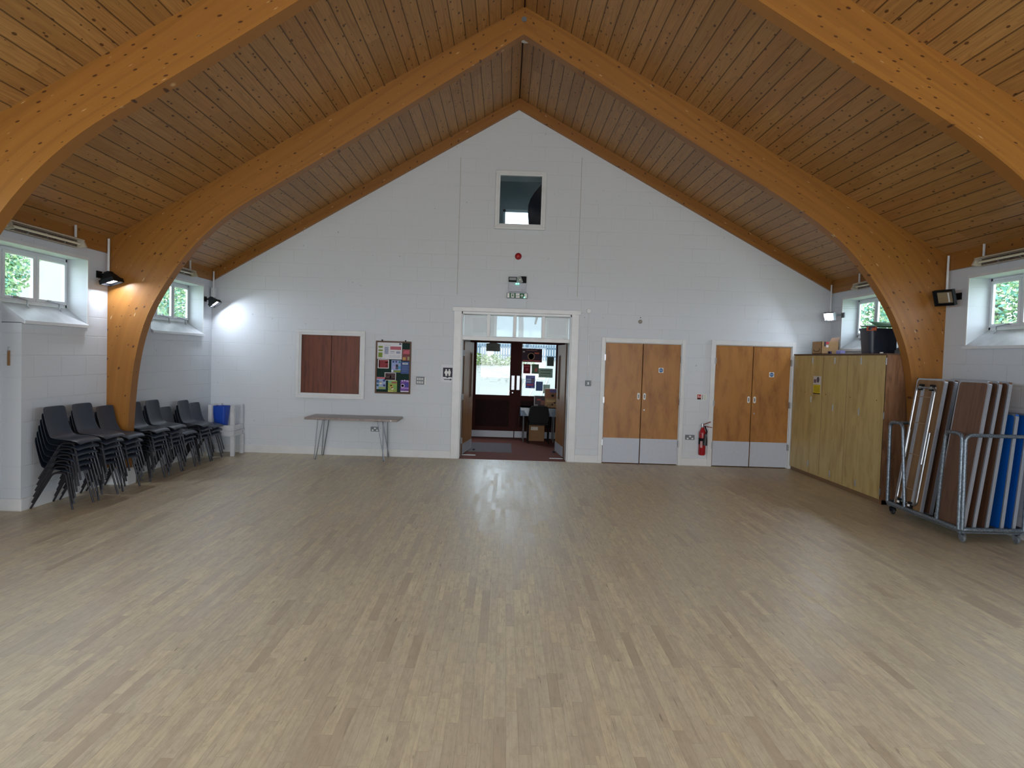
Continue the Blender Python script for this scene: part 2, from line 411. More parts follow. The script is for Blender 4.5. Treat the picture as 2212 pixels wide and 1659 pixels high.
def wall_panel(name, axis, pos, thick, ar, zr, holes, m, clip=None):
    """wall in plane axis=pos, extruded by thick (signed) away from the room, with rectangular holes"""
    bm = bmesh.new()
    As = sorted(set([ar[0], ar[1]]+[h for H in holes for h in H[:2] if ar[0] < h < ar[1]]))
    Zs = sorted(set([zr[0], zr[1]]+[h for H in holes for h in H[2:] if zr[0] < h < zr[1]]))
    V = {}
    def vert(a, z):
        if (a, z) not in V:
            V[(a, z)] = bm.verts.new((pos, a, z) if axis == 0 else (a, pos, z))
        return V[(a, z)]
    for i in range(len(As)-1):
        for j in range(len(Zs)-1):
            ca, cz = (As[i]+As[i+1])/2, (Zs[j]+Zs[j+1])/2
            if any(h[0] < ca < h[1] and h[2] < cz < h[3] for h in holes): continue
            bm.faces.new((vert(As[i], Zs[j]), vert(As[i+1], Zs[j]), vert(As[i+1], Zs[j+1]), vert(As[i], Zs[j+1])))
    g = bmesh.ops.extrude_face_region(bm, geom=bm.faces[:])
    d = Vector((thick, 0, 0)) if axis == 0 else Vector((0, thick, 0))
    bmesh.ops.translate(bm, verts=[v for v in g['geom'] if isinstance(v, bmesh.types.BMVert)], vec=d)
    for co, no in (clip or []):
        bmesh.ops.bisect_plane(bm, geom=bm.verts[:]+bm.edges[:]+bm.faces[:], plane_co=co, plane_no=no, clear_outer=True)
        bmesh.ops.holes_fill(bm, edges=[e for e in bm.edges if e.is_boundary])
    b = B(); b.bm.free(); b.bm = bm
    return struct(b.obj(name, m))

# ================================================================ SHELL
LOBY = 14.867
BT = .38
struct(BX(WL-.3, WR+.35, YB-.2, D+BT, -.1, 0).obj('floor', 'floor'))
clipg = [((XR, 0, ZR+.06), (-SL, 0, 1)), ((XR, 0, ZR+.06), (SR, 0, 1))]
DO = (-.765, 1.10)                      # big doorway
hat = (-3.37, -2.36, .985, 1.985)       # serving hatch clear opening
upw = (-.185, .53, 3.86, 4.66)
d2 = (1.640, 2.905, 0, 2.005); d3 = (3.462, 4.728, 0, 2.02)
wall_panel('wall_back', 1, D, BT, (WL-.3, WR+.35), (0, 6.2),
           [(DO[0], DO[1], 0, 2.43), hat, upw, d2, d3], 'wall_x', clipg)
LWIN = [(6.05, 8.20), (9.68, 11.31)]
RWIN = [(6.2, 8.20), (9.60, 11.28)]
REC = 7.11
# assumed window openings in the unseen bays, put in with the side fill lights
hidden = [(y, y+2.0) for y in (-9.2, -6.2, -3.2, 0.0, 3.1)]
wall_panel('wall_left', 0, WL, -.24, (REC, D), (0, 3.1), [(REC-1, LWIN[0][1], 1.895, 2.655), (LWIN[1][0], LWIN[1][1], 1.895, 2.67)], 'wall_y')
wall_panel('wall_left_near', 0, WL, -.24, (YB, REC), (1.895, 3.1), [(LWIN[0][0], REC+1, 1.0, 2.655)]+[(a, b, 1.95, 2.66) for a, b in hidden], 'wall_y')
wall_panel('wall_left_recess', 0, -5.02, -.04, (YB, REC), (0, 1.895), [(6.0, 6.93, 0, 1.86)], 'wall_y')
struct(BX(-5.06, -4.86, YB, 5.5, 0, 1.895).obj('wall_left_pier', 'wall_y'))
struct(BX(-5.06, -5.02, 5.5, REC, 1.895, 2.10).obj('wall_left_upstand', 'wall_y'))
wall_panel('wall_right', 0, WR, .26, (YB, D), (0, 3.25), [(a, b, 1.975, 2.785) for a, b in RWIN+hidden], 'wall_y')
struct(BX(WL-.3, WR+.35, YB-.2, YB, 0, 6.2).obj('wall_rear', 'wall_x'))
# ceiling slopes
def slope(name, xa, za, xb, zb, m):
    b = B(); n = Vector((-(zb-za), 0, xb-xa)).normalized()*.12
    if n.z < 0: n = -n
    b.prism([(xa, YB-.2, za), (xb, YB-.2, zb), (xb+n.x, YB-.2, zb+n.z), (xa+n.x, YB-.2, za+n.z)], (0, D+.3-YB+.2, 0))
    return struct(b.obj(name, m))
slope('ceiling_left', XR, ZR, WL-.35, ceil_z(WL-.35), 'ceilL')
slope('ceiling_right', XR, ZR, WR+.4, ceil_z(WR+.4), 'ceilR')
struct(BX(XR-.006, XR+.006, YB, D, ZR-.012, ZR+.02).obj('trim_ridge', M['brownpanel']))

# glulam arches -----------------------------------------------------------
PL = [(0.099, 5.567), (-1.073, 4.804), (-2.253, 4.039), (-2.801, 3.695), (-3.316, 3.372), (-3.612, 3.119), (-3.858, 2.856), (-4.07, 2.562), (-4.262, 2.244), (-4.375, 1.99), (-4.455, 1.70), (-4.507, 1.398), (-4.540, 1.06), (-4.565, .608), (-4.586, 0.0)]
PR = [(0.099, 5.567), (1.145, 4.964), (2.197, 4.352), (2.674, 4.076), (3.192, 3.795), (3.610, 3.54), (3.866, 3.363), (4.090, 3.186), (4.310, 2.955), (4.520, 2.686), (4.721, 2.37), (4.872, 2.03), (4.965, 1.70), (5.02, 1.30), (5.06, .8), (5.09, 0.0)]
def smooth_poly(P, it=2):
    for _ in range(it):
        q = [P[0]]
        for a, b in zip(P[:-1], P[1:]): q += [(a[0]*.75+b[0]*.25, a[1]*.75+b[1]*.25), (a[0]*.25+b[0]*.75, a[1]*.25+b[1]*.75)]
        P = q+[P[-1]]
    return P
def arch_half(y, P, side, thick=.15):
    P = smooth_poly(P); bm = bmesh.new(); uvl = bm.loops.layers.uv.new('UVMap')
    inner = []; outer = []; us = []; u = 0
    wx = WL if side < 0 else WR
    # outer points: follow the ceiling then the wall, paired by arc fraction
    L = [0]
    for a, b in zip(P[:-1], P[1:]): L.append(L[-1]+math.hypot(b[0]-a[0], b[1]-a[1]))
    kx = wx+side*.02
    kz = ceil_z(wx)+.03
    top = math.hypot(kx-XR, ZR-kz); leg = kz; T = top+leg
    # knee of the inner curve reached at ~71% of its length
    fk = .60
    for (x, z), l in zip(P, L):
        f = l/L[-1]
        if f < fk: g = f/fk; ox, oz = XR+(kx-XR)*g, ZR+.03+(kz-ZR-.03)*g
        else: g = (f-fk)/(1-fk); ox, oz = kx, kz*(1-g)
        inner.append((x, z)); outer.append((ox, oz)); us.append(l)
    rows = []
    for (ix, iz), (ox, oz), l in zip(inner, outer, us):
        dpt = math.hypot(ox-ix, oz-iz)
        rows.append(([bm.verts.new((ix, y, iz)), bm.verts.new((ox, y, oz)), bm.verts.new((ox, y+thick, oz)), bm.verts.new((ix, y+thick, iz))], l, dpt))
    def face(vs, uvs):
        f = bm.faces.new(vs)
        for lp, c in zip(f.loops, uvs): lp[uvl].uv = c
    for (a, la, da), (b, lb, db) in zip(rows[:-1], rows[1:]):
        o = side*50+y
        face((a[0], a[1], b[1], b[0]), ((la+o, 0), (la+o, da), (lb+o, db), (lb+o, 0)))
        face((a[3], b[3], b[2], a[2]), ((la+o, 0), (lb+o, 0), (lb+o, db), (la+o, da)))
        face((a[0], b[0], b[3], a[3]), ((la+o, .0), (lb+o, .0), (lb+o, .035), (la+o, .035)))
        face((a[1], a[2], b[2], b[1]), ((la, .5), (la, .65), (lb, .65), (lb, .5)))
    for r in (rows[0], rows[-1]): face(r[0], ((0, 0), (0, .4), (.1, .4), (.1, 0)))
    b = B(); b.bm.free(); b.bm = bm
    return b.obj('arch_rib', 'glulam', smooth='auto')
arch_lab = {0: 'nearest laminated timber arch spanning the hall, cut off by the top of the photo',
            1: 'laminated timber arch whose whole curve shows, standing in front of the gable wall'}
for k in range(-1, 6):
    y = F1-BAY*k
    if y < YB: continue
    root = sempty('trim_%d' % (k+20), (XR, y, 0))
    for P, sd in ((PL, -1), (PR, 1)):
        if k == -1: continue
        o = arch_half(y, P, sd); o.name = 'timber_arch'
        for v in o.data.vertices: v.co -= Vector((XR, y, 0))
        o.parent = root
        if k == 0:
            px = -4.60 if sd < 0 else 5.10
            w = (WL-.0, px+.06) if sd < 0 else (px-.06, WR)
            BX(w[0], w[1], y-.015, y+.165, 0, .20).obj('plinth', 'paint', root)
    if k == -1:
        bpy.data.objects.remove(root)
    elif k == 0:
        B().lathe([(.03, 0), (.03, .012)], (XR-.0, y-.012, 5.74), 16, 'Y').obj('bolt_cap', 'plate', root)
# raking timber against the gable and eaves boards
def rake(name, xa, xb, d=.175):
    b = B(); za, zb = ceil_z(xa), ceil_z(xb)
    b.prism([(xa, D-.06, za+.02), (xb, D-.06, zb+.02), (xb, D-.06, zb-d), (xa, D-.06, za-d)], (0, .06, 0))
    o = b.obj(name, 'glulam')
    me = o.data; uv = me.uv_layers.new(name='UVMap')
    for p in me.polygons:
        for li in p.loop_indices:
            c = me.vertices[me.loops[li].vertex_index].co; uv.data[li].uv = (c.x*1.15+c.y, abs(c.z-ceil_z(c.x))+.3)
    return struct(o)
rake('trim_1', XR, WL); rake('trim_2', XR, WR)
def eaves(name, x0, x1, z0, z1, y0, y1):
    o = BX(x0, x1, y0, y1, z0, z1).obj(name, 'glulam'); me = o.data; uv = me.uv_layers.new(name='UVMap')
    for p in me.polygons:
        for li in p.loop_indices:
            c = me.vertices[me.loops[li].vertex_index].co; uv.data[li].uv = (c.y, c.z)
    return struct(o)
eaves('trim_3', WL-.01, WL+.035, ZL-.17, ZL+.03, YB, D-.06); eaves('trim_4', WR-.035, WR+.01, ZE-.19, ZE+.03, YB, D-.06)
# movement joints in the gable wall
for n, (u1, v1, u2, v2) in enumerate(((994.7, 340, 988.5, 636), (1257, 340, 1247.4, 641))):
    a, b_ = bw(u1, v1), bw(u2, v2); struct(BX((a.x+b_.x)/2-.004, (a.x+b_.x)/2+.004, D-.0025, D+.01, b_.z, a.z).obj('trim_%d' % (5+n), C('joint_sealant', 166, 164, 160)))
# skirting boards
def base(name, x0, x1, y0, y1, h=.125): return struct(BX(x0, x1, y0, y1, 0, h).obj(name, 'paint', bevel=.004))
base('baseboard_back', WL, -.86, D-.018, D); base('baseboard_back_middle', 1.19, 1.585, D-.018, D); base('baseboard_back_right', 2.965, 3.39, D-.018, D)
base('baseboard_left', WL, WL+.018, REC+.0, F1-.02); base('baseboard_left_far', WL, WL+.018, F1+.17, D-.018)
base('baseboard_left_return', -5.02, WL+.018, REC-.018, REC); base('baseboard_right', WR-.018, WR, 0, F1-.02)

# ---------------------------------------------------------------- windows
def window(name, side, y0, y1, z0, z1, zs, panes):
    """side -1 left / +1 right. opening y0..y1, z0..z1 (z0 front sill height, zs sill height at the frame)"""
    wx = WL if side < 0 else WR; px = -5.045 if side < 0 else 5.60
    root = sempty(name, (wx, (y0+y1)/2, z0))
    s = side
    # sloping sill board
    f = wx-s*.03; ysl = REC if (side < 0 and y0 < REC) else y0
    b = B(); b.prism([(f, ysl, z0-.006), (f, ysl, z0+.02), (px, ysl, zs), (px, ysl, z0-.006)], (0, y1+.03-ysl if 0 else y1-ysl, 0)); b.obj('window_sill', 'sill', root)
    BX(min(f, f-s*.012), max(f, f-s*.012), ysl-.01, y1+.025, z0-.012, z0+.018).obj('sill_nosing', 'upvc', root)
    # casing around the opening
    c = B(); cf = sorted((wx-s*.012, wx))
    c.box(cf[0], cf[1], y0, y1+.03, z1, z1+.035); c.box(cf[0], cf[1], y1, y1+.03, z0, z1); c.obj('casing', 'paint', root)
    # outer frame
    x0, x1 = sorted((px, px+s*.03)); fr = B(); t = .035
    fr.box(x0, x1, y0, y1, zs, zs+t); fr.box(x0, x1, y0, y1, z1-t, z1); fr.box(x0, x1, y0, y0+t, zs, z1); fr.box(x0, x1, y1-t, y1, zs, z1)
    n = panes; w = (y1-y0-2*t)/n
    for i in range(1, n): fr.box(x0, x1, y0+t+w*i-.018, y0+t+w*i+.018, zs+t, z1-t)
    fr.obj('window_frame', 'upvc', root, bevel=.004)
    for i in range(n):
        a, b_ = y0+t+w*i+(.018 if i else 0), y0+t+w*(i+1)-(.018 if i < n-1 else 0)
        q = .032; xx0, xx1 = sorted((px-s*.014, px+s*.018)); cs = B()
        cs.box(xx0, xx1, a, b_, zs+t, zs+t+q); cs.box(xx0, xx1, a, b_, z1-t-q, z1-t); cs.box(xx0, xx1, a, a+q, zs+t+q, z1-t-q); cs.box(xx0, xx1, b_-q, b_, zs+t+q, z1-t-q)
        co = cs.obj('casement', 'upvc', root, bevel=.004)
        BX(px+s*.012, px+s*.016, a+q, b_-q, zs+t+q, z1-t-q).obj('window_pane', 'glass', co) if s > 0 else BX(px-.016, px-.012, a+q, b_-q, zs+t+q, z1-t-q).obj('window_pane', 'glass', co)
        st = B(); ym = (a+b_)/2; xa = px-s*.03
        st.tube([(xa, ym-.10, zs+t+.02), (xa-s*.02, ym+.06, zs+t-.0), (xa-s*.02, ym+.07, zs-.02), (xa-s*.035, ym+.075, zs-.05)], .007, 6)
        st.box(min(xa, px), max(xa, px), ym-.12, ym-.04, zs+t+.01, zs+t+.03)
        st.obj('stay_handle', 'metal', root, smooth='auto')
    BX(*sorted((px, px-s*.008)), (y0+y1)/2-.2, (y0+y1)/2+.1, z1-.03, z1-.018).obj('trickle_vent', 'upvc', root)
    return root
window('window_1', -1, LWIN[0][0], LWIN[0][1], 1.895, 2.655, 2.10, 4)
window('window_2', -1, LWIN[1][0], LWIN[1][1], 1.895, 2.67, 2.09, 3)
window('window_3', 1, RWIN[1][0], RWIN[1][1], 1.975, 2.785, 2.19, 3)
window('window_4', 1, RWIN[0][0], RWIN[0][1], 1.975, 2.785, 2.19, 4)

# recess door at the far left edge of the photo
r = sempty('door_5', (-5.0, 6.46, 0))
f_ = B(); f_.box(-5.03, -4.985, 6.93, 7.0, 0, 1.88); f_.box(-5.03, -4.985, 5.93, 6.0, 0, 1.88); f_.box(-5.03, -4.985, 5.93, 7.0, 1.86, 1.9); f_.obj('door_frame', 'paint', r, bevel=.004)
BX(-5.05, -5.01, 6.0, 6.93, .005, 1.86).obj('door_leaf', 'paint', r)
B().tube(rounded([(-4.99, 6.90, 1.0), (-4.95, 6.90, 1.0), (-4.95, 6.78, 1.0)], .01), .009, 8).obj('door_handle', 'plate', r)
t_ = thing('key_tag', 'brown wooden key fob on a hook at the left edge beside the chairs', 'key tag', (-4.93, REC, 1.60))
BX(-4.955, -4.93, REC-.014, REC-.002, 1.46, 1.61).obj('fob', M['card2'], t_, bevel=.003)
B().tube([(-4.942, REC, 1.64), (-4.942, REC-.02, 1.645), (-4.942, REC-.02, 1.62), (-4.942, REC-.012, 1.60)], .003, 6).obj('hook', 'metal', t_)

# upper window
r = sempty('window_5', (.17, D, 4.2))
f_ = B(); a0, a1, b0, b1 = -.245, .58, 3.79, 4.735
for q, dd in ((.075, .02), (.045, .032)):
    f_.box(a0, a1, D-dd, D, b0, b0+q); f_.box(a0, a1, D-dd, D, b1-q, b1); f_.box(a0, a0+q, D-dd, D, b0+q, b1-q); f_.box(a1-q, a1, D-dd, D, b0+q, b1-q)
f_.obj('window_frame', 'paint', r, bevel=.004)
BX(upw[0], upw[1], D+.03, D+.036, upw[2], upw[3]).obj('window_pane', 'glassr', r)
BX(upw[0], upw[1], D+.01, D+.06, upw[2]-.0, upw[2]+.025).obj('window_sill', 'paint', r)

# loft room seen through it
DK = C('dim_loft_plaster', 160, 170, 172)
b = B(); b.box(-1.6, 2.2, D+BT, LOBY, 3.3, 3.34); b.box(-1.6, 2.2, D+BT, LOBY, 5.35, 5.4); b.box(-1.62, -1.6, D+BT, LOBY, 3.3, 5.4); b.box(2.2, 2.22, D+BT, LOBY, 3.3, 5.4)
struct(b.obj('wall_loft', DK))
p1 = at(1, LOBY, 1087, 452); p2 = at(1, LOBY, 1150, 500)
wall_panel('wall_loft_back', 1, LOBY, .2, (-1.6, 2.2), (3.3, 5.4), [(p1.x, p2.x+.25, 3.9, p1.z)], DK)
r = sempty('window_6', (0, LOBY, 4))
f_ = B(); f_.box(p1.x, p2.x+.25, LOBY-.01, LOBY+.05, p1.z-.05, p1.z); f_.box(p1.x, p1.x+.05, LOBY-.01, LOBY+.05, 3.9, p1.z); f_.obj('window_frame', 'upvc', r)
cu = B()
prev = None
for i in range(15):
    t = i/14; z = 5.2-1.6*t
    xl = .42+.30*math.exp(-((z-5.2)/.35)**2)+.05*math.sin(6*t)-.12*math.exp(-((z-4.55)/.35)**2)
    row = [cu.bm.verts.new((xl+(1.1-xl)*j/8, D+1.5+.04*math.sin(j*2.2+t), z)) for j in range(9)]
    if prev:
        for j in range(8): cu.bm.faces.new((prev[j], prev[j+1], row[j+1], row[j]))
    prev = row
bmesh.ops.solidify(cu.bm, geom=cu.bm.faces[:], thickness=.01)
tag(cu.obj('curtain', C('dark_blue_cloth', 34, 44, 66), smooth=True), 'dark blue drape hanging in the loft behind the high gable window', 'curtain')

# ================================================================ DOORWAY AND LOBBY
r = sempty('door_1', (.18, D, 0))
f_ = B(); o0, o1 = -.86, 1.19
f_.box(o0, DO[0]+.03, D-.03, D, 0, 2.47); f_.box(DO[1]-.03, o1, D-.03, D, 0, 2.47); f_.box(o0-.03, o1+.03, D-.045, D, 2.43, 2.50)
f_.box(DO[0], DO[0]+.05, D, D+.36, 0, 2.43); f_.box(DO[1]-.05, DO[1], D, D+.36, 0, 2.43); f_.box(DO[0], DO[1], D, D+.36, 2.39, 2.43)
f_.box(DO[0], DO[1], D+.03, D+.12, 1.965, 2.03)
for u in (1055, 1112, 1174):
    x = bw(u, 705).x; f_.box(x-.028, x+.028, D+.03, D+.10, 2.03, 2.39)
f_.obj('door_frame', 'paint', r, bevel=.004)
BX(DO[0]+.05, DO[1]-.05, D+.06, D+.065, 2.03, 2.39).obj('transom_pane', mat_glass('transom_glass', .02, (.80, .85, .86), .03), r)
def open_leaf(hx, hy, ex, ey, sgn):
    L = math.hypot(ex-hx, ey-hy); a = math.atan2(ey-hy, ex-hx)
    lf = bpy.data.objects.new('door_leaf', None)
    mm = Matrix.Translation((hx, hy, 0)) @ Matrix.Rotation(a, 4, 'Z')
    q = B()
    # leaf with vision slot
    sx0, sx1, sz0, sz1 = L*.62, L*.78, .98, 1.75
    for bx in ((0, sx0, 0, 1.95), (sx1, L, 0, 1.95), (sx0, sx1, 0, sz0), (sx0, sx1, sz1, 1.95)):
        q.box(bx[0], bx[1], -.022, .022, max(bx[2], .012), bx[3], mm)
    leaf = q.obj('door_leaf', 'ply', r)
    q = B(); q.box(-.004, .012, -.0235, .0235, .012, 1.952, mm); q.obj('leaf_edge', 'edge', leaf)
    q = B(); q.box(.01, L-.005, -.0255*1, .0255, .015, .19, mm); q.obj('kick_plate', 'kick', leaf)
    q = B(); q.box(sx0, sx1, -.004, .004, sz0, sz1, mm); q.obj('vision_panel', mat_glass('wired_glass', .2, (.3, .32, .34), .1) if 'vp' not in M else M['vp'], leaf)
    q = B()
    for bx in ((sx0-.02, sx0, sz0-.02, sz1+.02), (sx1, sx1+.02, sz0-.02, sz1+.02), (sx0, sx1, sz0-.02, sz0), (sx0, sx1, sz1, sz1+.02)): q.box(bx[0], bx[1], -.03, .03, bx[2], bx[3], mm)
    q.obj('vision_bead', 'edge', leaf)
    q = B()
    for z in (.25, 1.0, 1.75): q.box(-.012, .004, -.026*1, .0, z-.05, z+.05, mm)
    q.obj('hinge', 'metal', leaf)
open_leaf(-.72, 12.10, -.60, 12.98, 1); open_leaf(1.055, 12.10, .98, 12.98, -1)
for i, (x0, x1, y) in enumerate(((-.70, -.46, 12.10), (.80, 1.03, 11.98))):
    tag(BX(x0, x1, y-.012, y+.012, .0, .012).obj('floor_bolt_plate', 'metal', bevel=.002), 'thin metal strip on the carpet by the %s open door leaf' % ('left' if i == 0 else 'right'), 'floor plate')
for i, (x, y) in enumerate(((-.52, 12.78), (.93, 12.78))):
    q = B(); q.prism([(x-.02, y-.05, .0), (x+.02, y-.05, 0), (x+.02, y+.06, 0), (x-.02, y+.06, 0)], (0, 0, .022)); tag(q.obj('door_wedge', 'black'), 'small black wedge holding the %s door leaf open' % ('left' if i == 0 else 'right'), 'door wedge')

struct(BX(-1.3, 2.2, D, LOBY+.24, -.1, 0.003).obj('floor_lobby', 'carpet'))
LW = C('lobby_wall_paint', 150, 156, 154)
struct(BX(-1.35, -1.25, D+BT, LOBY, 0, 2.75).obj('wall_lobby_left', LW)); struct(BX(2.2, 2.3, D+BT, LOBY, 0, 2.75).obj('wall_lobby_right', LW))
struct(BX(-1.35, 2.3, D+BT, LOBY+.2, 2.75, 2.9).obj('ceiling_lobby', LW))
ex0, ex1 = -.70, 1.20; exm = .227
wall_panel('wall_lobby_back', 1, LOBY, .22, (-1.35, 2.3), (0, 2.75), [(ex0, ex1, 0, 2.12), (-.22, .80, 2.12, 2.62)], LW)
struct(BX(-.70, -.32, LOBY-.02, LOBY, 2.2, 2.5).obj('trim_7', C('duct_grey', 96, 104, 104))); struct(BX(.9, 1.25, LOBY-.02, LOBY, 2.2, 2.5).obj('trim_8', C('duct_grey', 96, 104, 104)))
# entrance doors (brown) with glazing
r = sempty('door_4', (exm, LOBY, 0))
f_ = B(); f_.box(ex0-.04, ex0+.02, LOBY-.02, LOBY+.1, 0, 2.13); f_.box(ex1-.02, ex1+.04, LOBY-.02, LOBY+.1, 0, 2.13)
f_.obj('door_frame', 'brown', r)
f_ = B(); f_.box(ex0, ex1, LOBY-.02, LOBY+.1, 2.05, 2.13); f_.box(-.26, .84, LOBY-.02, LOBY+.1, 2.58, 2.64); f_.box(-.26, -.20, LOBY-.02, LOBY+.08, 2.13, 2.58); f_.box(.78, .84, LOBY-.02, LOBY+.08, 2.13, 2.58)
f_.obj('fanlight_frame', 'upvc', r)
BX(-.2, .78, LOBY+.03, LOBY+.035, 2.13, 2.58).obj('fanlight_pane', 'glassd', r)
for sd, (x0, x1, g0, g1) in enumerate(((ex0+.02, exm, -.605, .108), (exm, ex1-.02, .348, 1.062))):
    q = B(); gb = .90
    q.box(x0, g0, LOBY, LOBY+.05, .004, 2.05); q.box(g1, x1, LOBY, LOBY+.05, .004, 2.05); q.box(g0, g1, LOBY, LOBY+.05, .80, gb); q.box(g0, g1, LOBY, LOBY+.05, 1.99, 2.05); q.box(g0, g1, LOBY, LOBY+.05, .004, .24)
    lf = q.obj('door_leaf', 'brown', r)
    BX(g0, g1, LOBY+.02, LOBY+.035, .24, .80).obj('lower_panel', 'brownpanel', lf)
    BX(g0, g1, LOBY+.022, LOBY+.028, gb, 1.99).obj('door_pane', 'glassd', lf)
    BX(x0+.01, x1-.01, LOBY-.006, LOBY, .015, .15).obj('kick_plate', 'kick', lf)
    hp = exm-.085 if sd == 0 else exm+.025
    BX(hp, hp+.065, LOBY-.008, LOBY, 1.02, 1.32).obj('push_plate', 'metal', lf, bevel=.002)
    if sd == 0: B().lathe([(.014, 0), (.014, .012)], (exm-.055, LOBY-.012, .96), 12, 'Y').obj('lock', 'metal', lf)
tag(BX(-.62, .165, 12.56, 13.9, 0.0, .008).obj('doormat', 'matm'), 'grey doormat on the red carpet inside the doorway', 'doormat')

# ---- papers on the entrance glass
def note(u0_, v0_, u1_, v1_, name, label, cat, c, y=LOBY-.012, marks=(), grp=None, m=None, th=.003):
    a = at(1, y, u0_, v0_); b_ = at(1, y, u1_, v1_)
    root = thing(name, label, cat, ((a.x+b_.x)/2, y, (a.z+b_.z)/2), group=grp)
    BX(a.x, b_.x, y, y+th, b_.z, a.z).obj('sheet', m or (sheetmat(c) if y > D+1 else C('paper_%d_%d_%d' % c, *c)), root)
    w = b_.x-a.x; h = a.z-b_.z
    for i, mk in enumerate(marks):
        if mk[0] == 'r':
            _, x0, x1, z0, z1, cc = mk
            BX(a.x+w*x0, a.x+w*x1, y-.0012, y, b_.z+h*z0, b_.z+h*z1).obj('printed_block', C('print_%d_%d_%d' % cc, *cc), root)
        elif mk[0] == 't':
            _, x, z, sz, s_, cc = mk
            text(s_, sz*h, (a.x+w*x, y-.0015, b_.z+h*z), TB, C('print_%d_%d_%d' % cc, *cc), root)
        elif mk[0] == 'o':
            _, x, z, rr, cc = mk
            B().lathe([(rr*h, 0), (rr*h, .0012)], (a.x+w*x, y-.0012, b_.z+h*z), 16, 'Y').obj('printed_disc', C('print_%d_%d_%d' % cc, *cc), root)
    return root
GRY = (70, 76, 78)
# arched notice on left pane
a = at(1, LOBY-.012, 1050.5, 742); b_ = at(1, LOBY-.012, 1080, 759.3)
root = thing('arched_notice', 'grey arched-top notice taped high on the left entrance glass', 'notice', ((a.x+b_.x)/2, LOBY-.012, b_.z))
hh = a.z-b_.z
pts = [(a.x, LOBY-.012, b_.z)]+[(a.x+(b_.x-a.x)*i/10, LOBY-.012, a.z+.055*hh*0+hh*.12*math.sin(PI*i/10)) for i in range(11)]+[(b_.x, LOBY-.012, b_.z)]
B().prism(pts, (0, .003, 0)).obj('sheet', sheetmat((112, 112, 106)), root)
for i, (z, w_) in enumerate(((.55, .62), (.38, .5), (.2, .6))): BX(a.x+.05, a.x+.05+w_*(b_.x-a.x), LOBY-.0135, LOBY-.012, b_.z+hh*z, b_.z+hh*(z+.07)).obj('printed_line', C('ink', *GRY), root)
note(1128, 752.5, 1170.5, 783, 'framed_poster', 'large dark landscape poster with a glowing orb on the right entrance glass', 'poster', (72, 56, 66), marks=[('o', .46, .42, .26, (196, 150, 110)), ('o', .46, .42, .22, (84, 62, 66)), ('r', .42, .50, .18, .5, (226, 206, 170)), ('r', .62, .85, .62, .72, (206, 90, 60)), ('r', .05, .95, .06, .13, (190, 76, 86)), ('r', .04, .14, .72, .8, (200, 190, 190)), ('r', .2, .75, .86, .9, (170, 120, 110))])
note(1131, 786.5, 1145.5, 807, 'poster', 'small dark red poster below the large landscape poster on the glass', 'poster', (112, 34, 48), marks=[('r', .1, .9, .75, .82, (190, 90, 90)), ('r', .3, .7, .3, .6, (160, 50, 60))])
note(1149, 786.5, 1163.5, 807.5, 'poster', 'small grey-green flyer with a red figure beside the dark red poster', 'poster', (104, 116, 100), marks=[('r', .45, .8, .2, .6, (180, 90, 80)), ('r', .1, .5, .8, .86, (70, 80, 70))])
note(1182, 770.5, 1196, 791, 'poster', 'plain dark grey-green sheet at the right edge of the entrance glass', 'poster', (88, 98, 92), marks=[('r', .2, .8, .55, .6, (70, 80, 76))])
note(1164, 795.5, 1193.5, 816, 'sign', 'pale landscape notice with two rows of handwriting on the glass', 'sign', (140, 152, 142), marks=[('r', .12, .9, .72, .8, GRY), ('r', .12, .85, .42, .5, GRY), ('r', .12, .6, .2, .24, GRY)])
note(1136, 811, 1155, 839, 'poster', 'blue-violet poster with a pale table and red footer on the glass', 'poster', (84, 88, 146), marks=[('r', .1, .9, .86, .91, (200, 205, 225)), ('r', .08, .6, .62, .78, (170, 190, 220)), ('r', .08, .6, .42, .58, (170, 190, 220)), ('r', .65, .9, .4, .78, (120, 110, 120)), ('r', .12, .88, .2, .34, (190, 86, 96)), ('r', .1, .35, .05, .1, (190, 195, 210)), ('r', .6, .9, .05, .1, (190, 195, 210))])
note(1158, 824, 1172, 844.5, 'poster', 'small plain slate-blue sheet low on the right entrance glass', 'poster', (96, 112, 138))
note(1173.5, 830.5, 1187.5, 850, 'poster', 'pale grey-green sheet partly behind the bucket poster on the table', 'poster', (156, 166, 158))

# ---- lobby table with things on it
ty0, ty1, tx0, tx1 = 14.24, 14.80, .36, 1.30
tz = at(1, ty0, 1125, 881).z
t_ = thing('lobby_table', 'narrow metal-legged table covered by a pale cloth in the lobby', 'table', ((tx0+tx1)/2, (ty0+ty1)/2, 0))
BX(tx0, tx1, ty0, ty1, tz-.025, tz).obj('table_top', M['plate'], t_)
for x in (tx0+.05, tx1-.28, ):
    for y in (ty0+.04, ty1-.04): B().tube([(x, y, 0), (x, y, tz-.02)], .013, 8).obj('leg', 'metal', t_, smooth='auto')
cl = B(); n = 14; prev = None
for i in range(n+1):
    x = tx0-.02+(tx1-tx0+.04)*i/n
    row = []
    for j, (y, z) in enumerate(((ty1+.0, tz+.006), (ty0-.012, tz+.006), (ty0-.016, tz-.05), (ty0-.016+.01*math.sin(i*1.9), tz-.16))): row.append(cl.bm.verts.new((x, y, z)))
    if prev:
        for j in range(3): cl.bm.faces.new((prev[j], prev[j+1], row[j+1], row[j]))
    prev = row
vs = [cl.bm.verts.new(p) for p in ((tx0-.02, ty0, tz+.006), (tx0-.02, ty1, tz+.006), (tx0-.05, ty1, tz-.45), (tx0-.06, ty0+.1, tz-.42))]; cl.bm.faces.new(vs)
bmesh.ops.solidify(cl.bm, geom=cl.bm.faces[:], thickness=.003)
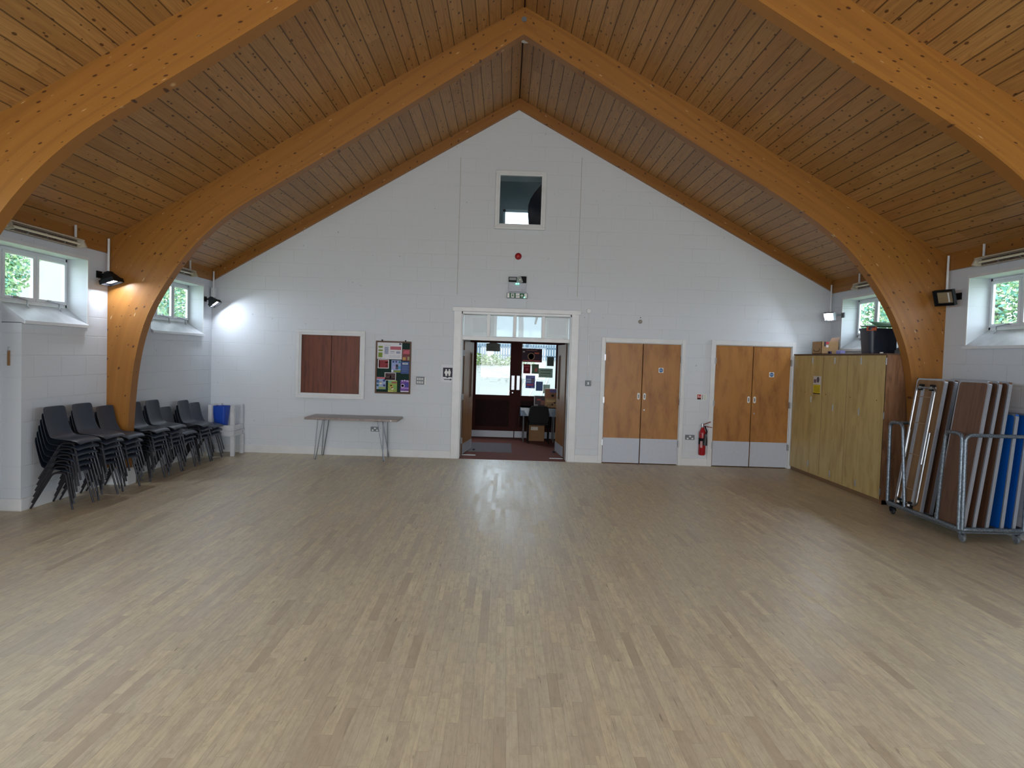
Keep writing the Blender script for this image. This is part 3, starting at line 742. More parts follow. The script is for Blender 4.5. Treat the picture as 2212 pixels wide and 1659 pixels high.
tag(cl.obj('tablecloth', C('pale_blue_plastic_cloth', 176, 196, 216, .25), smooth=False), 'pale shiny cloth hanging over the lobby table edge', 'tablecloth')
def boxp(name, label, cat, x0, x1, y0, y1, z0, z1, m, marks=()):
    root = thing(name, label, cat, ((x0+x1)/2, (y0+y1)/2, z0))
    BX(x0, x1, y0, y1, z0, z1).obj('carton', m, root, bevel=.003)
    w = x1-x0; h = z1-z0
    for mk in marks:
        if mk[0] == 'r': BX(x0+w*mk[1], x0+w*mk[2], y0-.0015, y0, z0+h*mk[3], z0+h*mk[4]).obj('printed_block', C('print_%d_%d_%d' % mk[5], *mk[5]), root)
        elif mk[0] == 't': text(mk[4], mk[3], (x0+w*mk[1], y0-.0015, z0+h*mk[2]), TB, C('print_%d_%d_%d' % mk[5], *mk[5]), root)
        else: B().lathe([(mk[3], 0), (mk[3], .0015)], (x0+w*mk[1], y0-.0015, z0+h*mk[2]), 16, 'Y').obj('printed_disc', C('print_%d_%d_%d' % mk[4], *mk[4]), root)
    return root
yb = 14.42
P_ = lambda u, v: at(1, yb, u, v)
z1_ = P_(1170, 883).z
boxp('display_box', 'tan printed box marked £5 standing on the lobby table', 'box', P_(1177, 870).x, P_(1206, 870).x, yb, yb+.2, tz+.007, P_(1177, 860).z, M['card'],
     [('t', .30, .2, .09, '£5', (96, 50, 30)), ('r', .1, .75, .62, .8, (206, 170, 120)), ('o', .55, .33, .025, (80, 44, 30)), ('r', .65, .8, .45, .62, (70, 44, 36))])
boxp('display_box', 'brown box with blue flash and round picture on top of the £5 box', 'box', P_(1177.5, 850).x, P_(1206, 850).x, yb, yb+.2, P_(1177, 860).z+.001, P_(1177, 840).z, C('brown_print_box', 150, 98, 66),
     [('r', .35, .95, .62, .95, (104, 96, 158)), ('o', .58, .3, .032, (60, 36, 30)), ('o', .58, .26, .017, (230, 220, 200))])
a = at(1, 14.5, 1154, 855); b_ = at(1, 14.5, 1178, 878)
boxp('leaflet_stand', 'dark leaflet holder with red lettering on the lobby table', 'leaflet stand', a.x, b_.x, 14.5, 14.56, tz+.007, a.z, C('dark_plum_card', 56, 40, 50), [('r', .25, .6, .6, .72, (176, 60, 60)), ('r', 0, .06, 0, 1, (190, 190, 196)), ('r', .06, .34, .05, .25, (150, 150, 150)), ('r', .6, .95, .2, .6, (130, 76, 60))])
boxp('cardboard_box', 'brown taped cardboard box on the carpet under the lobby chair', 'box', .49, .845, 14.46, 14.74, 0.0, at(1, 14.46, 1138, 913).z, M['card2'], [('r', .22, .62, .6, .78, (196, 188, 176)), ('t', .3, .69, .03, 'II', (60, 50, 40))])

# ================================================================ OUTSIDE
SK = C('light_paving', 132, 132, 126, .8)
def hill(x0, x1, y0, y1, za, zb, nm, m, kind='structure'):
    b = B(); b.prism([(x0, y0, za), (x1, y0, za), (x1, y1, zb), (x0, y1, zb)], (0, 0, -.3)); o = b.obj(nm, m); o['kind'] = kind; return o
hill(-40, 40, LOBY+.22, 18.5, -.02, .30, 'ground_paving', SK); hill(-40, 40, 18.5, 46, .30, 2.35, 'ground_slope', C('pale_path', 88, 90, 82, .8))
hill(-60, WL-.3, -20, LOBY+.22, -.1, -.02, 'ground_left', C('lawn', 120, 140, 96, .9)); hill(WR+.36, 60, -20, LOBY+.22, -.1, -.02, 'ground_right', C('lawn', 120, 140, 96, .9))
# paving joints
q = B()
for i in range(7): q.bar((-.35+i*.2, 15.2, .02), (-.1+i*.30, 18.5, .31), .02, .01); q.bar((-.1+i*.30, 18.5, .31), (.5+i*.42, 28.0, 1.02), .02, .01)
o = q.obj('paving_joint_lines', C('joint_grey', 140, 132, 124)); o.parent = bpy.data.objects['ground_paving']; 
# picket fence
FY = 36.0; gz = .30+2.05*(FY-18.5)/27.5
fn = thing('picket_fence', 'blue-grey picket fence beyond the entrance doors', 'fence', (0, FY, gz))
q = B()
for zz in (.15, .55): q.box(-6, 8, FY+.03, FY+.07, gz+zz, gz+zz+.08)
q.obj('rail', C('fence_grey', 66, 84, 98), fn)
q = B()
for i in range(100): x = -5+i*.13; q.prism([(x, FY, gz), (x+.085, FY, gz), (x+.085, FY, gz+.74), (x+.0425, FY, gz+.80), (x, FY, gz+.74)], (0, .03, 0))
o = q.obj('pickets', C('fence_grey', 66, 84, 98), fn)
for x in (1.1, 5.2): BX(x-.09, x+.09, FY+.05, FY+.2, gz-.5, gz+.95).obj('fence_post', C('fence_grey', 66, 84, 98), fn)
# white post
pp = at(1, 33.0, 1058, 786); 
t_ = thing('white_post', 'white painted tree trunk post seen through the left entrance pane', 'post', (pp.x, 33.0, pp.z))
B().tube([(pp.x, 33, pp.z-.3), (pp.x, 33, pp.z+.3), (pp.x-.05, 33, pp.z+2.6)], .1, 12, radii=[.16, .13, .11]).obj('trunk', C('limewash', 190, 190, 186), t_, smooth='auto')
def branch(pts, r): return B().tube(pts, r, 8, radii=[r*(1-.6*i/(len(pts)-1)) for i in range(len(pts))])
tr = thing('bare_tree', 'grey branching tree seen through the glass above the inner doors', 'tree', (.42, 21.0, .4))
branch([(.42, 21, .2), (.44, 21, 2.6), (.38, 21, 3.6), (.5, 21, 5)], .10).obj('trunk', C('bark', 48, 52, 54), tr, smooth=True)
for pts in ([(.40, 21, 3.5), (.9, 21, 3.75), (1.5, 21, 4.1)], [(.40, 21, 3.5), (-.1, 21, 3.7), (-.7, 21, 3.65)], [(1.0, 21, 3.75), (.95, 21, 3.2), (.85, 21, 2.7)]):
    branch(pts, .07).obj('branch', C('bark', 48, 52, 54), tr, smooth=True)
# leafy ground plants & fallen leaves
def leaves(name, centers, n, size, mats, flat=False, label=None, cat=None, trunk=None, kind=None, seed=1):
    rnd = random.Random(seed); root = None
    b = B()
    for k in range(n):
        cx, cy, cz, rx, ry, rz = rnd.choice(centers)
        while True:
            p = Vector((rnd.uniform(-1, 1), rnd.uniform(-1, 1), rnd.uniform(-1, 1)))
            if .35 < p.length <= 1: break
        c = Vector((cx+p.x*rx, cy+p.y*ry, cz+p.z*rz)); s = size*rnd.uniform(.6, 1.4)
        a = Vector((rnd.gauss(0, 1), rnd.gauss(0, 1), 0 if flat else rnd.gauss(0, .7))).normalized()
        q = Vector((rnd.gauss(0, 1), rnd.gauss(0, 1), 0 if flat else rnd.gauss(0, 1))); w = a.cross(q).normalized() if not flat else Vector((-a.y, a.x, 0))
        if flat: c.z = cz
        vs = [b.bm.verts.new(c+a*s), b.bm.verts.new(c+w*s*.5), b.bm.verts.new(c-a*s), b.bm.verts.new(c-w*s*.5)]
        b.bm.faces.new(vs)
    me = bpy.data.meshes.new(name); b.bm.to_mesh(me); b.bm.free()
    for mm_ in mats: me.materials.append(mm_)
    for p in me.polygons: p.material_index = rnd.randrange(len(mats)); 
    return me
def leafmat(nm, r_, g_, b__):
    t = NT(nm, .55, spec=.3)
    o = t.xyz(); f = t.noise(t.comb(o[0], o[1], o[2]), 3.0, 2)
    c = rgb(r_, g_, b__); t.set('Base Color', t.ramp(f, [(.3, tuple(x*.7 for x in c)), (.7, tuple(min(1, x*1.3) for x in c))]))
    t.set('Subsurface Weight', 0.0); return t.m
G1, G2, G3 = leafmat('leaf_green', 116, 152, 106), leafmat('leaf_blue_green', 94, 144, 128), leafmat('leaf_pale', 160, 182, 136)
def tree(label, x, y, h, r, seed, n=10000, base=-.05, size=.055):
    t = thing('leafy_tree', label, 'tree', (x, y, base)); rnd = random.Random(seed)
    B().tube([(x, y, base), (x+.1, y, base+h*.5), (x, y+.05, base+h*.85)], .1, 8, radii=[.14, .10, .04]).obj('trunk', C('bark_brown', 96, 84, 72), t, smooth=True)
    cs = [(x+rnd.uniform(-.5, .5)*r, y+rnd.uniform(-.5, .5)*r, base+h*rnd.uniform(.3, .9), r*.62, r*.62, h*.22) for _ in range(7)]
    me = leaves('foliage', cs, n, size, [G1, G2, G3], seed=seed)
    o = bpy.data.objects.new('foliage', me); COL.objects.link(o); o.parent = t; o.location = (-x, -y, -base)
    return t
tree('blue-green leafy tree outside the nearest left window, left pane', -12.1, 16.0, 5.6, 1.6, 3, 17000)
tree('green leafy tree outside the far left window beyond the arch', -10.6, 22.3, 6.0, 2.2, 5, 14000)
tree('bushy tree behind the far left window, standing further off', -10.6, 28.6, 6.5, 2.0, 6, 5000, size=.11)
tree('leafy tree filling the view outside the nearest right window', 10.6, 15.4, 6.4, 2.4, 8, 17000)
tree('leafy tree outside the far right window behind the black crate', 11.4, 22.0, 6.6, 2.4, 9, 15000)
tree('leafy tree between the two right-hand windows, further from the wall', 17.5, 17.5, 7.0, 2.2, 10, 5000, size=.11)
tree('low leafy bush below the white house outside the left window', -12.9, 20.2, 2.6, 1.2, 12, 3000)
# white house
hs = thing('white_house', 'white house with grey windows outside the nearest left window', 'house', (-21, 34, -.1))
BX(-27, -14.6, 25.5, 33, -.1, 6.0).obj('house_wall', C('house_render', 150, 146, 140), hs)
B().prism([(-27.4, 25.2, 6), (-14.2, 25.2, 6), (-14.2, 29.2, 8.2), (-27.4, 29.2, 8.2)], (0, 0, .15)).obj('house_roof', C('roof_tile', 130, 110, 100), hs)
for x in (-16.2, -18.4):
    for z0, z1 in ((4.85, 5.30), (5.42, 5.52)):
        f = BX(x, x+.5, 25.44, 25.5, z0, z1).obj('house_window', C('house_glass', 84, 100, 112, .2), hs)
me = leaves('wild_plants', [(-.6, 32.4, pp.z+.1, .7, .8, .38), (-1.5, 32.4, pp.z+.15, .7, .8, .4), (.6, 32.6, pp.z+.1, .8, .8, .35)], 1500, .06, [leafmat('weed_green', 70, 92, 44), leafmat('weed_pale', 96, 112, 60)], seed=4)
o = bpy.data.objects.new('wild_plants', me); COL.objects.link(o); tag(o, 'green weeds growing around the white post outside', 'plants', kind='stuff')
gl = lambda y: .30+2.05*(y-18.5)/27.5
rnd = random.Random(5); b = B()
for k in range(700):
    y = rnd.uniform(25, 31.3); x = rnd.gauss(-.9+(32-y)*.22, .55)
    s = rnd.uniform(.02, .05); a = rnd.uniform(0, PI); z = gl(y)+.012
    b.bm.faces.new([b.bm.verts.new((x+s*math.cos(a+q*PI/2), y+s*math.sin(a+q*PI/2)*(.6 if q % 2 else 1), z)) for q in range(4)])
o = b.obj('fallen_leaves', C('dry_leaf', 70, 42, 28)); tag(o, 'brown fallen leaves scattered on the paving outside', 'leaves', kind='stuff')
# pale building far beyond the fence
bd = thing('grey_building', 'grey rendered building behind the picket fence outside the entrance', 'building', (0, 60, 1.5))
BX(-14, 16, 60, 66, -.3, 8).obj('building_wall', C('grey_render', 80, 87, 90), bd)
BX(-14.4, 16.4, 59.6, 66, 8, 8.4).obj('building_roof', C('roof_tile', 130, 110, 100), bd)

# ================================================================ BACK WALL ITEMS
# serving hatch
r = thing('serving_hatch', 'white framed serving hatch closed by two dark brown panels', 'hatch', (-2.865, D, .93))
f_ = B(); a0, a1, b0, b1 = -3.432, -2.306, .930, 2.052
for q, dd in ((.085, .018), (.05, .03)):
    f_.box(a0, a1, D-dd, D, b0, b0+q); f_.box(a0, a1, D-dd, D, b1-q, b1); f_.box(a0, a0+q, D-dd, D, b0+q, b1-q); f_.box(a1-q, a1, D-dd, D, b0+q, b1-q)
f_.obj('frame', 'paint', r, bevel=.004)
for x0, x1 in ((hat[0], -2.872), (-2.862, hat[1])): BX(x0, x1, D+.03, D+.05, hat[2]+.002, hat[3]-.002).obj('shutter_panel', 'hatchwood', r)
BX(hat[0]-.02, hat[1]+.02, D+.05, D+.07, hat[2]-.02, hat[3]+.02).obj('backing', 'black', r)  # black sheet added to keep light out of the gap between panels
B().lathe([(.008, 0), (.008, .01)], (-2.385, D+.02, 1.87), 8, 'Y').obj('catch', 'metal', r)

# cupboard doors 2,3
for n, (a0, a1, zt, mid, ox0, ox1, ozt) in enumerate(((1.640, 2.905, 2.005, 2.268, 1.577, 2.966, 2.08), (3.462, 4.728, 2.02, 4.095, 3.388, 4.79, 2.095))):
    r = sempty('door_%d' % (n+2), ((a0+a1)/2, D, 0))
    f_ = B(); f_.box(ox0, a0, D-.028, D, 0, ozt); f_.box(a1, ox1, D-.028, D, 0, ozt); f_.box(a0, a1, D-.028, D, zt, ozt)
    f_.box(a0, a0+.012, D, D+.1, 0, zt); f_.box(a1-.012, a1, D, D+.1, 0, zt); f_.box(a0, a1, D, D+.1, zt-.012, zt)
    f_.obj('door_frame', 'paint', r, bevel=.004)
    BX(a0, a1, D+.09, D+.1, 0, zt).obj('door_rebate', 'black', r)
    for s_, (x0, x1) in enumerate(((a0+.014, mid-.006), (mid+.006, a1-.014))):
        lf = BX(x0, x1, D+.0, D+.04, .012, zt-.014).obj('door_leaf', 'ply', r, bevel=.002)
        BX(x0+.002, x1-.002, D-.004, D, .015, .425).obj('kick_plate', 'kick', lf)
        hx = (x1-.065) if s_ == 0 else (x0+.022)
        hb = B(); hc = 1.125; hw = .042; hh = .11
        pts = [(hx+hw/2+hw/2*math.cos(a), D-.005, hc+(hh/2-hw/2)*(1 if math.sin(a) >= 0 else -1)+hw/2*math.sin(a)) for a in [i*2*PI/24 for i in range(24)]]
        hb.prism(pts, (0, .005, 0)); ph = hb.obj('flush_pull', 'white', lf)
        BX(hx+.012, hx+hw-.012, D-.0065, D-.005, hc-.03, hc+.03).obj('pull_recess', 'plate', ph)
        for z in (.35, 1.05, 1.75):
            xx = a0 if s_ == 0 else a1
            BX(xx-.012, xx+.012, D-.034, D-.002, z-.05, z+.05).obj('hinge', 'metal', lf)
        if s_ == 1:
            B().lathe([(.012, 0), (.012, .006)], (x0+.045, D-.006, .90), 12, 'Y').obj('lock', 'metal', lf)
            sx, sz = (2.575, 1.565) if n == 0 else (4.41, 1.55)
            sg = BX(sx-.04, sx+.04, D-.002, D, sz-.04, sz+.04).obj('fire_door_sign', 'white', lf)
            B().lathe([(.034, 0), (.034, .001)], (sx, D-.003, sz), 24, 'Y').obj('blue_disc', 'signblue', sg)
            text('FIRE DOOR\nKEEP SHUT', .0115, (sx, D-.0045, sz), TB, 'white', sg)

# notice board -----------------------------------------------------------
r = thing('notice_board', 'dark green notice board with a brown wood frame on the gable wall', 'notice board', (-1.84, D, 1.04))
a0, a1, b0, b1 = -2.13, -1.548, 1.042, 1.905
BX(a0+.02, a1-.02, D-.014, D, b0+.02, b1-.02).obj('baize_panel', 'baize', r)
f_ = B(); q = .026
f_.box(a0, a1, D-.024, D, b0, b0+q); f_.box(a0, a1, D-.024, D, b1-q, b1); f_.box(a0, a0+q, D-.024, D, b0+q, b1-q); f_.box(a1-q, a1, D-.024, D, b0+q, b1-q)
f_.obj('frame', C('oak_frame', 92, 66, 50), r, bevel=.003)
for u in (826, 876.5): x = bw(u, 734).x; BX(x-.01, x+.01, D-.02, D, b1, b1+.02).obj('hanging_lug', 'black', r)
nb = D-.018; gN = None
sc9 = 2212/200.0
def nn(x0, y0, x1, y1, *a, **k): return note(800+x0/sc9, 720+y0/sc9, 800+x1/sc9, 720+y1/sc9, *a, y=nb, **k)
LG = (150, 156, 178)
nn(163, 200, 752, 628, 'notice', 'large white timetable sheet with green blocks at the top of the board', 'notice', (214, 214, 220), marks=[('r', .06, .23, .65, .76, (116, 140, 30)), ('r', .06, .23, .46, .55, (116, 140, 30)), ('r', .06, .22, .10, .38, (116, 140, 30)), ('r', .3, .46, .3, .72, LG), ('r', .53, .96, .56, .75, (176, 92, 108)), ('r', .53, .7, .42, .47, LG), ('r', .77, .93, .34, .47, LG), ('r', .3, .55, .8, .815, LG), ('r', .88, .97, .86, .95, (70, 80, 110)), ('r', .5, .92, .2, .215, LG), ('r', .5, .92, .12, .135, LG), ('r', .53, .68, .34, .36, LG)])
nn(768, 380, 965, 660, 'poster', 'red and yellow poster at the right side of the notice board', 'poster', (128, 58, 66), marks=[('r', .1, .9, .6, .92, (190, 90, 108)), ('o', .85, .9, .07, (224, 150, 160)), ('o', .15, .9, .07, (224, 150, 160)), ('r', .05, .4, .05, .3, (190, 150, 80)), ('r', .6, .95, .05, .35, (150, 150, 110)), ('r', .1, .9, .42, .48, (80, 40, 44))])
nn(180, 620, 440, 842, 'notice', 'small white-bordered red timetable below the large white sheet', 'notice', (222, 222, 224), marks=[('r', .08, .93, .08, .94, (138, 34, 48)), ('r', .66, .92, .62, .72, (220, 190, 196)), ('r', .12, .18, .1, .9, (190, 190, 200)), ('r', .7, .9, .3, .34, (206, 150, 160)), ('r', .7, .9, .18, .22, (206, 150, 160)), ('r', .4, .42, .3, .9, (190, 120, 130))])
nn(505, 640, 728, 938, 'poster', 'blue and white poster with green footer in the board middle', 'poster', (142, 160, 206), marks=[('o', .2, .87, .08, (44, 50, 110)), ('o', .5, .88, .08, (70, 66, 120)), ('o', .85, .86, .09, (40, 120, 140)), ('o', .58, .57, .10, (44, 36, 50)), ('r', .45, .72, .25, .52, (80, 84, 110)), ('o', .3, .4, .12, (176, 160, 210)), ('r', .25, .97, .02, .17, (126, 144, 50)), ('r', .02, .2, .04, .2, (230, 232, 236)), ('o', .85, .4, .12, (70, 150, 200))])
nn(728, 672, 932, 972, 'poster', 'plain blue poster with white rounded title next to the blue one', 'poster', (52, 76, 132), marks=[('r', .2, .8, .76, .9, (206, 214, 230)), ('r', .12, .9, .58, .61, (100, 124, 176)), ('r', .12, .8, .46, .49, (100, 124, 176)), ('r', .12, .9, .34, .37, (100, 124, 176)), ('r', .12, .7, .2, .23, (100, 124, 176)), ('r', .3, .7, .81, .85, (90, 100, 130))])
nn(342, 932, 608, 1130, 'poster', 'small dark landscape poster with white border on the notice board', 'poster', (206, 204, 208), marks=[('r', .06, .94, .08, .92, (66, 40, 44)), ('o', .52, .38, .11, (216, 180, 160)), ('r', .49, .56, .5, .7, (220, 200, 180)), ('r', .15, .38, .6, .66, (200, 190, 190)), ('r', .1, .9, .12, .22, (140, 60, 70))])
nn(130, 1040, 365, 1338, 'poster', 'red-topped blue and white poster at the board bottom left', 'poster', (150, 172, 206), marks=[('r', 0, 1, .86, .98, (190, 86, 92)), ('o', .2, .64, .12, (56, 96, 150)), ('o', .82, .72, .1, (58, 66, 140)), ('o', .5, .5, .1, (224, 210, 190)), ('o', .2, .32, .1, (20, 90, 130)), ('o', .85, .32, .1, (60, 60, 120)), ('r', .3, .98, .02, .18, (140, 160, 80)), ('r', .35, .6, .56, .6, (30, 36, 70))])
nn(425, 1125, 632, 1405, 'poster', 'green and yellow poster at the bottom middle of the board', 'poster', (146, 166, 78), marks=[('r', .05, .35, .8, .96, (110, 170, 160)), ('r', .4, .95, .76, .88, (150, 80, 70)), ('o', .38, .45, .14, (206, 170, 90)), ('o', .35, .56, .07, (110, 60, 40)), ('o', .5, .3, .12, (230, 220, 180)), ('r', .0, .6, .02, .1, (216, 210, 120)), ('r', .6, .95, .3, .6, (120, 170, 90))])
nn(722, 1115, 935, 1405, 'poster', 'purple scallop-edged poster at the board bottom right', 'poster', (112, 70, 156), marks=[('o', .2, .93, .07, (206, 180, 230)), ('o', .45, .96, .07, (206, 180, 230)), ('o', .7, .93, .07, (206, 180, 230)), ('o', .9, .9, .07, (206, 180, 230)), ('o', .25, .52, .16, (214, 196, 230)), ('o', .24, .52, .11, (110, 44, 90)), ('r', .45, .85, .42, .78, (60, 60, 150)), ('r', .1, .9, .28, .36, (180, 150, 220)), ('r', .02, .98, .0, .08, (230, 226, 236))])

# switch panel, sockets, sign -------------------------------------------
def wallbox(name, label, cat, x0, x1, z0, z1, d, m, grp=None):
    root = thing(name, label, cat, ((x0+x1)/2, D, (z0+z1)/2), group=grp)
    BX(x0, x1, D-d, D, z0, z1).obj('plate', m, root, bevel=.004); return root
a = bw(900, 813.5); b_ = bw(917, 830.5)
r = wallbox('switch_panel', 'grey metal eight-gang light switch panel on the gable wall', 'light switch', a.x, b_.x, b_.z, a.z, .045, 'plate')
w, h = b_.x-a.x, a.z-b_.z
for i in range(4):
    for j in range(2):
        x = a.x+w*(.12+.205*i); z = b_.z+h*(.14+.44*j); BX(x, x+.014, D-.052, D-.044, z, z+h*.28).obj('rocker', 'white', r)
BX(b_.x-.002, b_.x+.022, D-.035, D, b_.z-.004, a.z-.01).obj('back_box', 'white', r)
for k, (u0_, v0_, u1_, v1_) in enumerate(((801.5, 921.5, 819.5, 932), (1480, 939, 1499, 950))):
    a = bw(u0_, v0_); b_ = bw(u1_, v1_)
    r = wallbox('wall_socket', 'grey metal double socket below the hairpin-leg table' if k == 0 else 'grey metal double socket beside the red fire extinguisher', 'socket', a.x, b_.x, b_.z, a.z, .03, 'plate')
    w, h = b_.x-a.x, a.z-b_.z
    for x in (.24, .76):
        BX(a.x+w*(x-.1), a.x+w*(x+.1), D-.032, D-.029, b_.z+h*.15, b_.z+h*.42).obj('pin_cover', 'white', r)
    BX(a.x+w*.4, a.x+w*.6, D-.036, D-.029, b_.z+h*.55, b_.z+h*.85).obj('rocker', 'white', r)
r = note(954, 787, 980.5, 826, 'toilet_sign', 'white toilet sign with two figures and a right arrow beside the doorway', 'sign', (222, 224, 232), y=D-.003)
yy = D-.0045
def s2(x, y): return bw(800+x/sc9, 720+y/sc9, yy)
def poly(pts, m, nm, y=yy, d=.001): return B().prism([(p.x, y, p.z) for p in pts], (0, d, 0)).obj(nm, m, r)
NV = C('sign_navy', 22, 24, 48)
poly([s2(1738, 820), s2(1965, 825), s2(1955, 1052), s2(1872, 1045), s2(1842, 1070), s2(1808, 1045), s2(1733, 1040)], NV, 'navy_panel')
for cx, dress in ((1813, True), (1888, False)):
    a = s2(cx, 872); B().lathe([(.0125, 0), (.0125, .001)], (a.x, yy-.0012, a.z), 14, 'Y').obj('figure_head', 'white', r)
    k_ = 48 if dress else 36
    poly([s2(cx-26, 892), s2(cx+26, 892), s2(cx+k_, 950), s2(cx+24, 968), s2(cx+20, 1020), s2(cx+3, 1020), s2(cx, 975), s2(cx-3, 1020), s2(cx-20, 1020), s2(cx-24, 968), s2(cx-k_, 950)], 'white', 'figure_body', yy-.0012)
poly([s2(1757, 1092), s2(1900, 1100), s2(1900, 1084), s2(1952, 1108), s2(1898, 1130), s2(1900, 1116), s2(1757, 1110)], NV, 'arrow', yy)

# round red alarm
r = thing('fire_alarm', 'round red fire alarm sounder above the emergency light', 'fire alarm', (.158, D, 3.355))
B().lathe([(.055, 0), (.055, -.03), (.048, -.05), (.03, -.062), (.001, -.066)], (.158, D, 3.355), 28, 'Y').obj('body', 'red', r, smooth='auto')
B().lathe([(.014, -.062), (.014, -.07)], (.158, D, 3.355), 12, 'Y').obj('lens', C('bright_red', 220, 50, 50), r)
# emergency light: box with two lamps
s20 = 1659/80.0
def e2(x, y, yy=D-.07): return at(1, yy, 1080+x/s20, 580+y/s20)
a = e2(395, 640); b_ = e2(1165, 1055)
r = thing('emergency_light', 'grey twin emergency light with a tilted lamp above the exit sign', 'emergency light', (.16, D, 2.85))
BX(a.x, b_.x, D-.07, D, b_.z, a.z).obj('battery_box', C('light_grey_enamel', 186, 190, 204), r, bevel=.005)
a = e2(395, 370); b_ = e2(745, 600); BX(a.x, b_.x, D-.08, D-.02, b_.z, a.z).obj('lamp_housing', 'black', r)
BX(a.x+.01, b_.x-.008, D-.085, D-.078, b_.z+.025, a.z-.01).obj('lamp_lens', C('lens_grey', 150, 156, 158), r)
a = e2(930, 350); b_ = e2(1180, 640); BX(a.x, b_.x, D-.08, D-.02, b_.z, a.z).obj('lamp_housing', 'black', r)
c_ = e2(900, 500, D-.09); mm = Matrix.Translation(c_) @ Matrix.Rotation(math.radians(-20), 4, 'Y').inverted()
B().box(-.032, .032, -.01, .01, -.055, .055, Matrix.Translation(c_) @ Matrix.Rotation(math.radians(-22), 4, 'Y')).obj('tilted_lamp', C('lens_grey', 150, 156, 158), r)
B().lathe([(.012, 0), (.012, .004)], (c_.x, c_.y-.014, c_.z), 12, 'Y').obj('bulb', C('warm_white', 230, 226, 200), r)
for x in (735, 830): a = e2(x, 675, D-.075); B().lathe([(.0095, 0), (.0095, .01)], (a.x, D-.08, a.z), 12, 'Y').obj('indicator', 'ledg', r)
for x in (985, 1075): a = e2(x, 970); B().lathe([(.005, 0), (.005, .003)], (a.x, D-.073, a.z), 8, 'Y').obj('screw', 'black', r)
# exit sign
a = e2(310, 1080, D-.05); b_ = e2(1225, 1350, D-.05)
r = thing('exit_sign', 'green and white exit sign with running figure and arrow over the doorway', 'exit sign', (.16, D, 2.72))
BX(a.x, b_.x, D-.05, D, b_.z, a.z).obj('housing', C('dark_rim', 84, 88, 88), r, bevel=.004)
BX(a.x+.008, b_.x-.008, D-.053, D-.05, b_.z+.008, a.z-.006).obj('face', 'white', r)
def e3(x, y): return e2(x, y, D-.0545)
def ep(pts, m, nm='pictogram', dy=0): return B().prism([(e3(*p).x, D-.0545-dy, e3(*p).z) for p in pts], (0, .0012, 0)).obj(nm, m, r)
ep([(425, 1090), (705, 1095), (705, 1310), (425, 1310)], 'green', 'green_panel'); ep([(880, 1110), (1095, 1110), (1090, 1320), (880, 1320)], 'green', 'green_panel')
ep([(500, 1115), (635, 1115), (635, 1305), (500, 1305)], 'white', 'door_pictogram', .001)
ep([(560, 1150), (600, 1160), (595, 1210), (630, 1250), (615, 1262), (570, 1230), (540, 1295), (520, 1290), (550, 1220), (520, 1190), (530, 1175), (560, 1180)], 'green', 'running_figure', .002)
a = e3(585, 1138); B().lathe([(.006, 0), (.006, .001)], (a.x, D-.0575, a.z), 10, 'Y').obj('running_head', 'green', r)
ep([(982, 1160), (1045, 1225), (1030, 1240), (995, 1205), (995, 1300), (972, 1300), (972, 1205), (935, 1240), (918, 1225)], 'white', 'arrow', .001)
ep([(705, 1210), (870, 1210), (870, 1240), (705, 1240)], C('sign_grey', 150, 160, 156), 'divider', .001)
a = e3(1085, 1298); B().lathe([(.009, 0), (.009, .006)], (a.x, D-.06, a.z), 12, 'Y').obj('indicator', 'ledg', r)

# call-point style sign, extinguisher, conduit, sensor
a = bw(1505, 851); b_ = bw(1526, 864.5)
r = thing('extinguisher_sign', 'small red and white fire extinguisher sign above the extinguisher', 'sign', ((a.x+b_.x)/2, D, (a.z+b_.z)/2))
BX(a.x, b_.x, D-.003, D, b_.z, a.z).obj('backing', 'white', r)
w, h = b_.x-a.x, a.z-b_.z
BX(a.x+w*.06, a.x+w*.44, D-.0045, D-.003, b_.z+h*.28, b_.z+h*.92).obj('red_panel', 'redsign', r); BX(a.x+w*.06, a.x+w*.44, D-.0045, D-.003, b_.z+h*.08, b_.z+h*.28).obj('black_strip', 'black', r)
BX(a.x+w*.14, a.x+w*.2, D-.0055, D-.0045, b_.z+h*.38, b_.z+h*.78).obj('pictogram', 'white', r); BX(a.x+w*.3, a.x+w*.37, D-.0055, D-.0045, b_.z+h*.38, b_.z+h*.66).obj('pictogram', 'white', r)
for i in range(4):
    BX(a.x+w*.54, a.x+w*.62, D-.0045, D-.003, b_.z+h*(.12+.21*i), b_.z+h*(.24+.21*i)).obj('symbol', 'black', r); BX(a.x+w*.68, a.x+w*.92, D-.0045, D-.003, b_.z+h*(.15+.21*i), b_.z+h*(.20+.21*i)).obj('text_line', C('pale_green', 120, 160, 110), r)
exx = 3.285; ez = .19; ey = D-.075
r = thing('fire_extinguisher', 'red fire extinguisher with black label and horn on the wall between the doors', 'fire extinguisher', (exx, D, ez))
rr = .057; zt = bw(1515, 926).z
B().lathe([(.045, ez), (rr, ez+.02), (rr, zt-.075), (rr*.93, zt-.045), (rr*.7, zt-.018), (.03, zt), (.024, zt+.03)], (exx, ey, 0), 28).obj('cylinder', 'red', r, smooth='auto')
HH = zt-ez
B().lathe([(rr+.001, ez+HH*.42), (rr+.001, ez+HH*.66)], (exx, ey, 0), 28).obj('label_band', 'black', r)
BX(exx-.045, exx-.012, ey-rr-.002, ey-rr+.016, ez+HH*.30, ez+HH*.55).obj('label', C('label_pink', 196, 150, 150), r)
B().lathe([(.02, zt+.03), (.022, zt+.06), (.016, zt+.095)], (exx-.005, ey, 0), 14).obj('valve', 'metal', r, smooth='auto')
q = B(); q.bar((exx, ey, zt+.07), (exx+.125, ey-.01, zt+.125), .02, .012); q.bar((exx, ey, zt+.055), (exx+.15, ey-.01, zt+.03), .02, .012); q.obj('lever', C('dark_red', 120, 22, 30), r, bevel=.003)
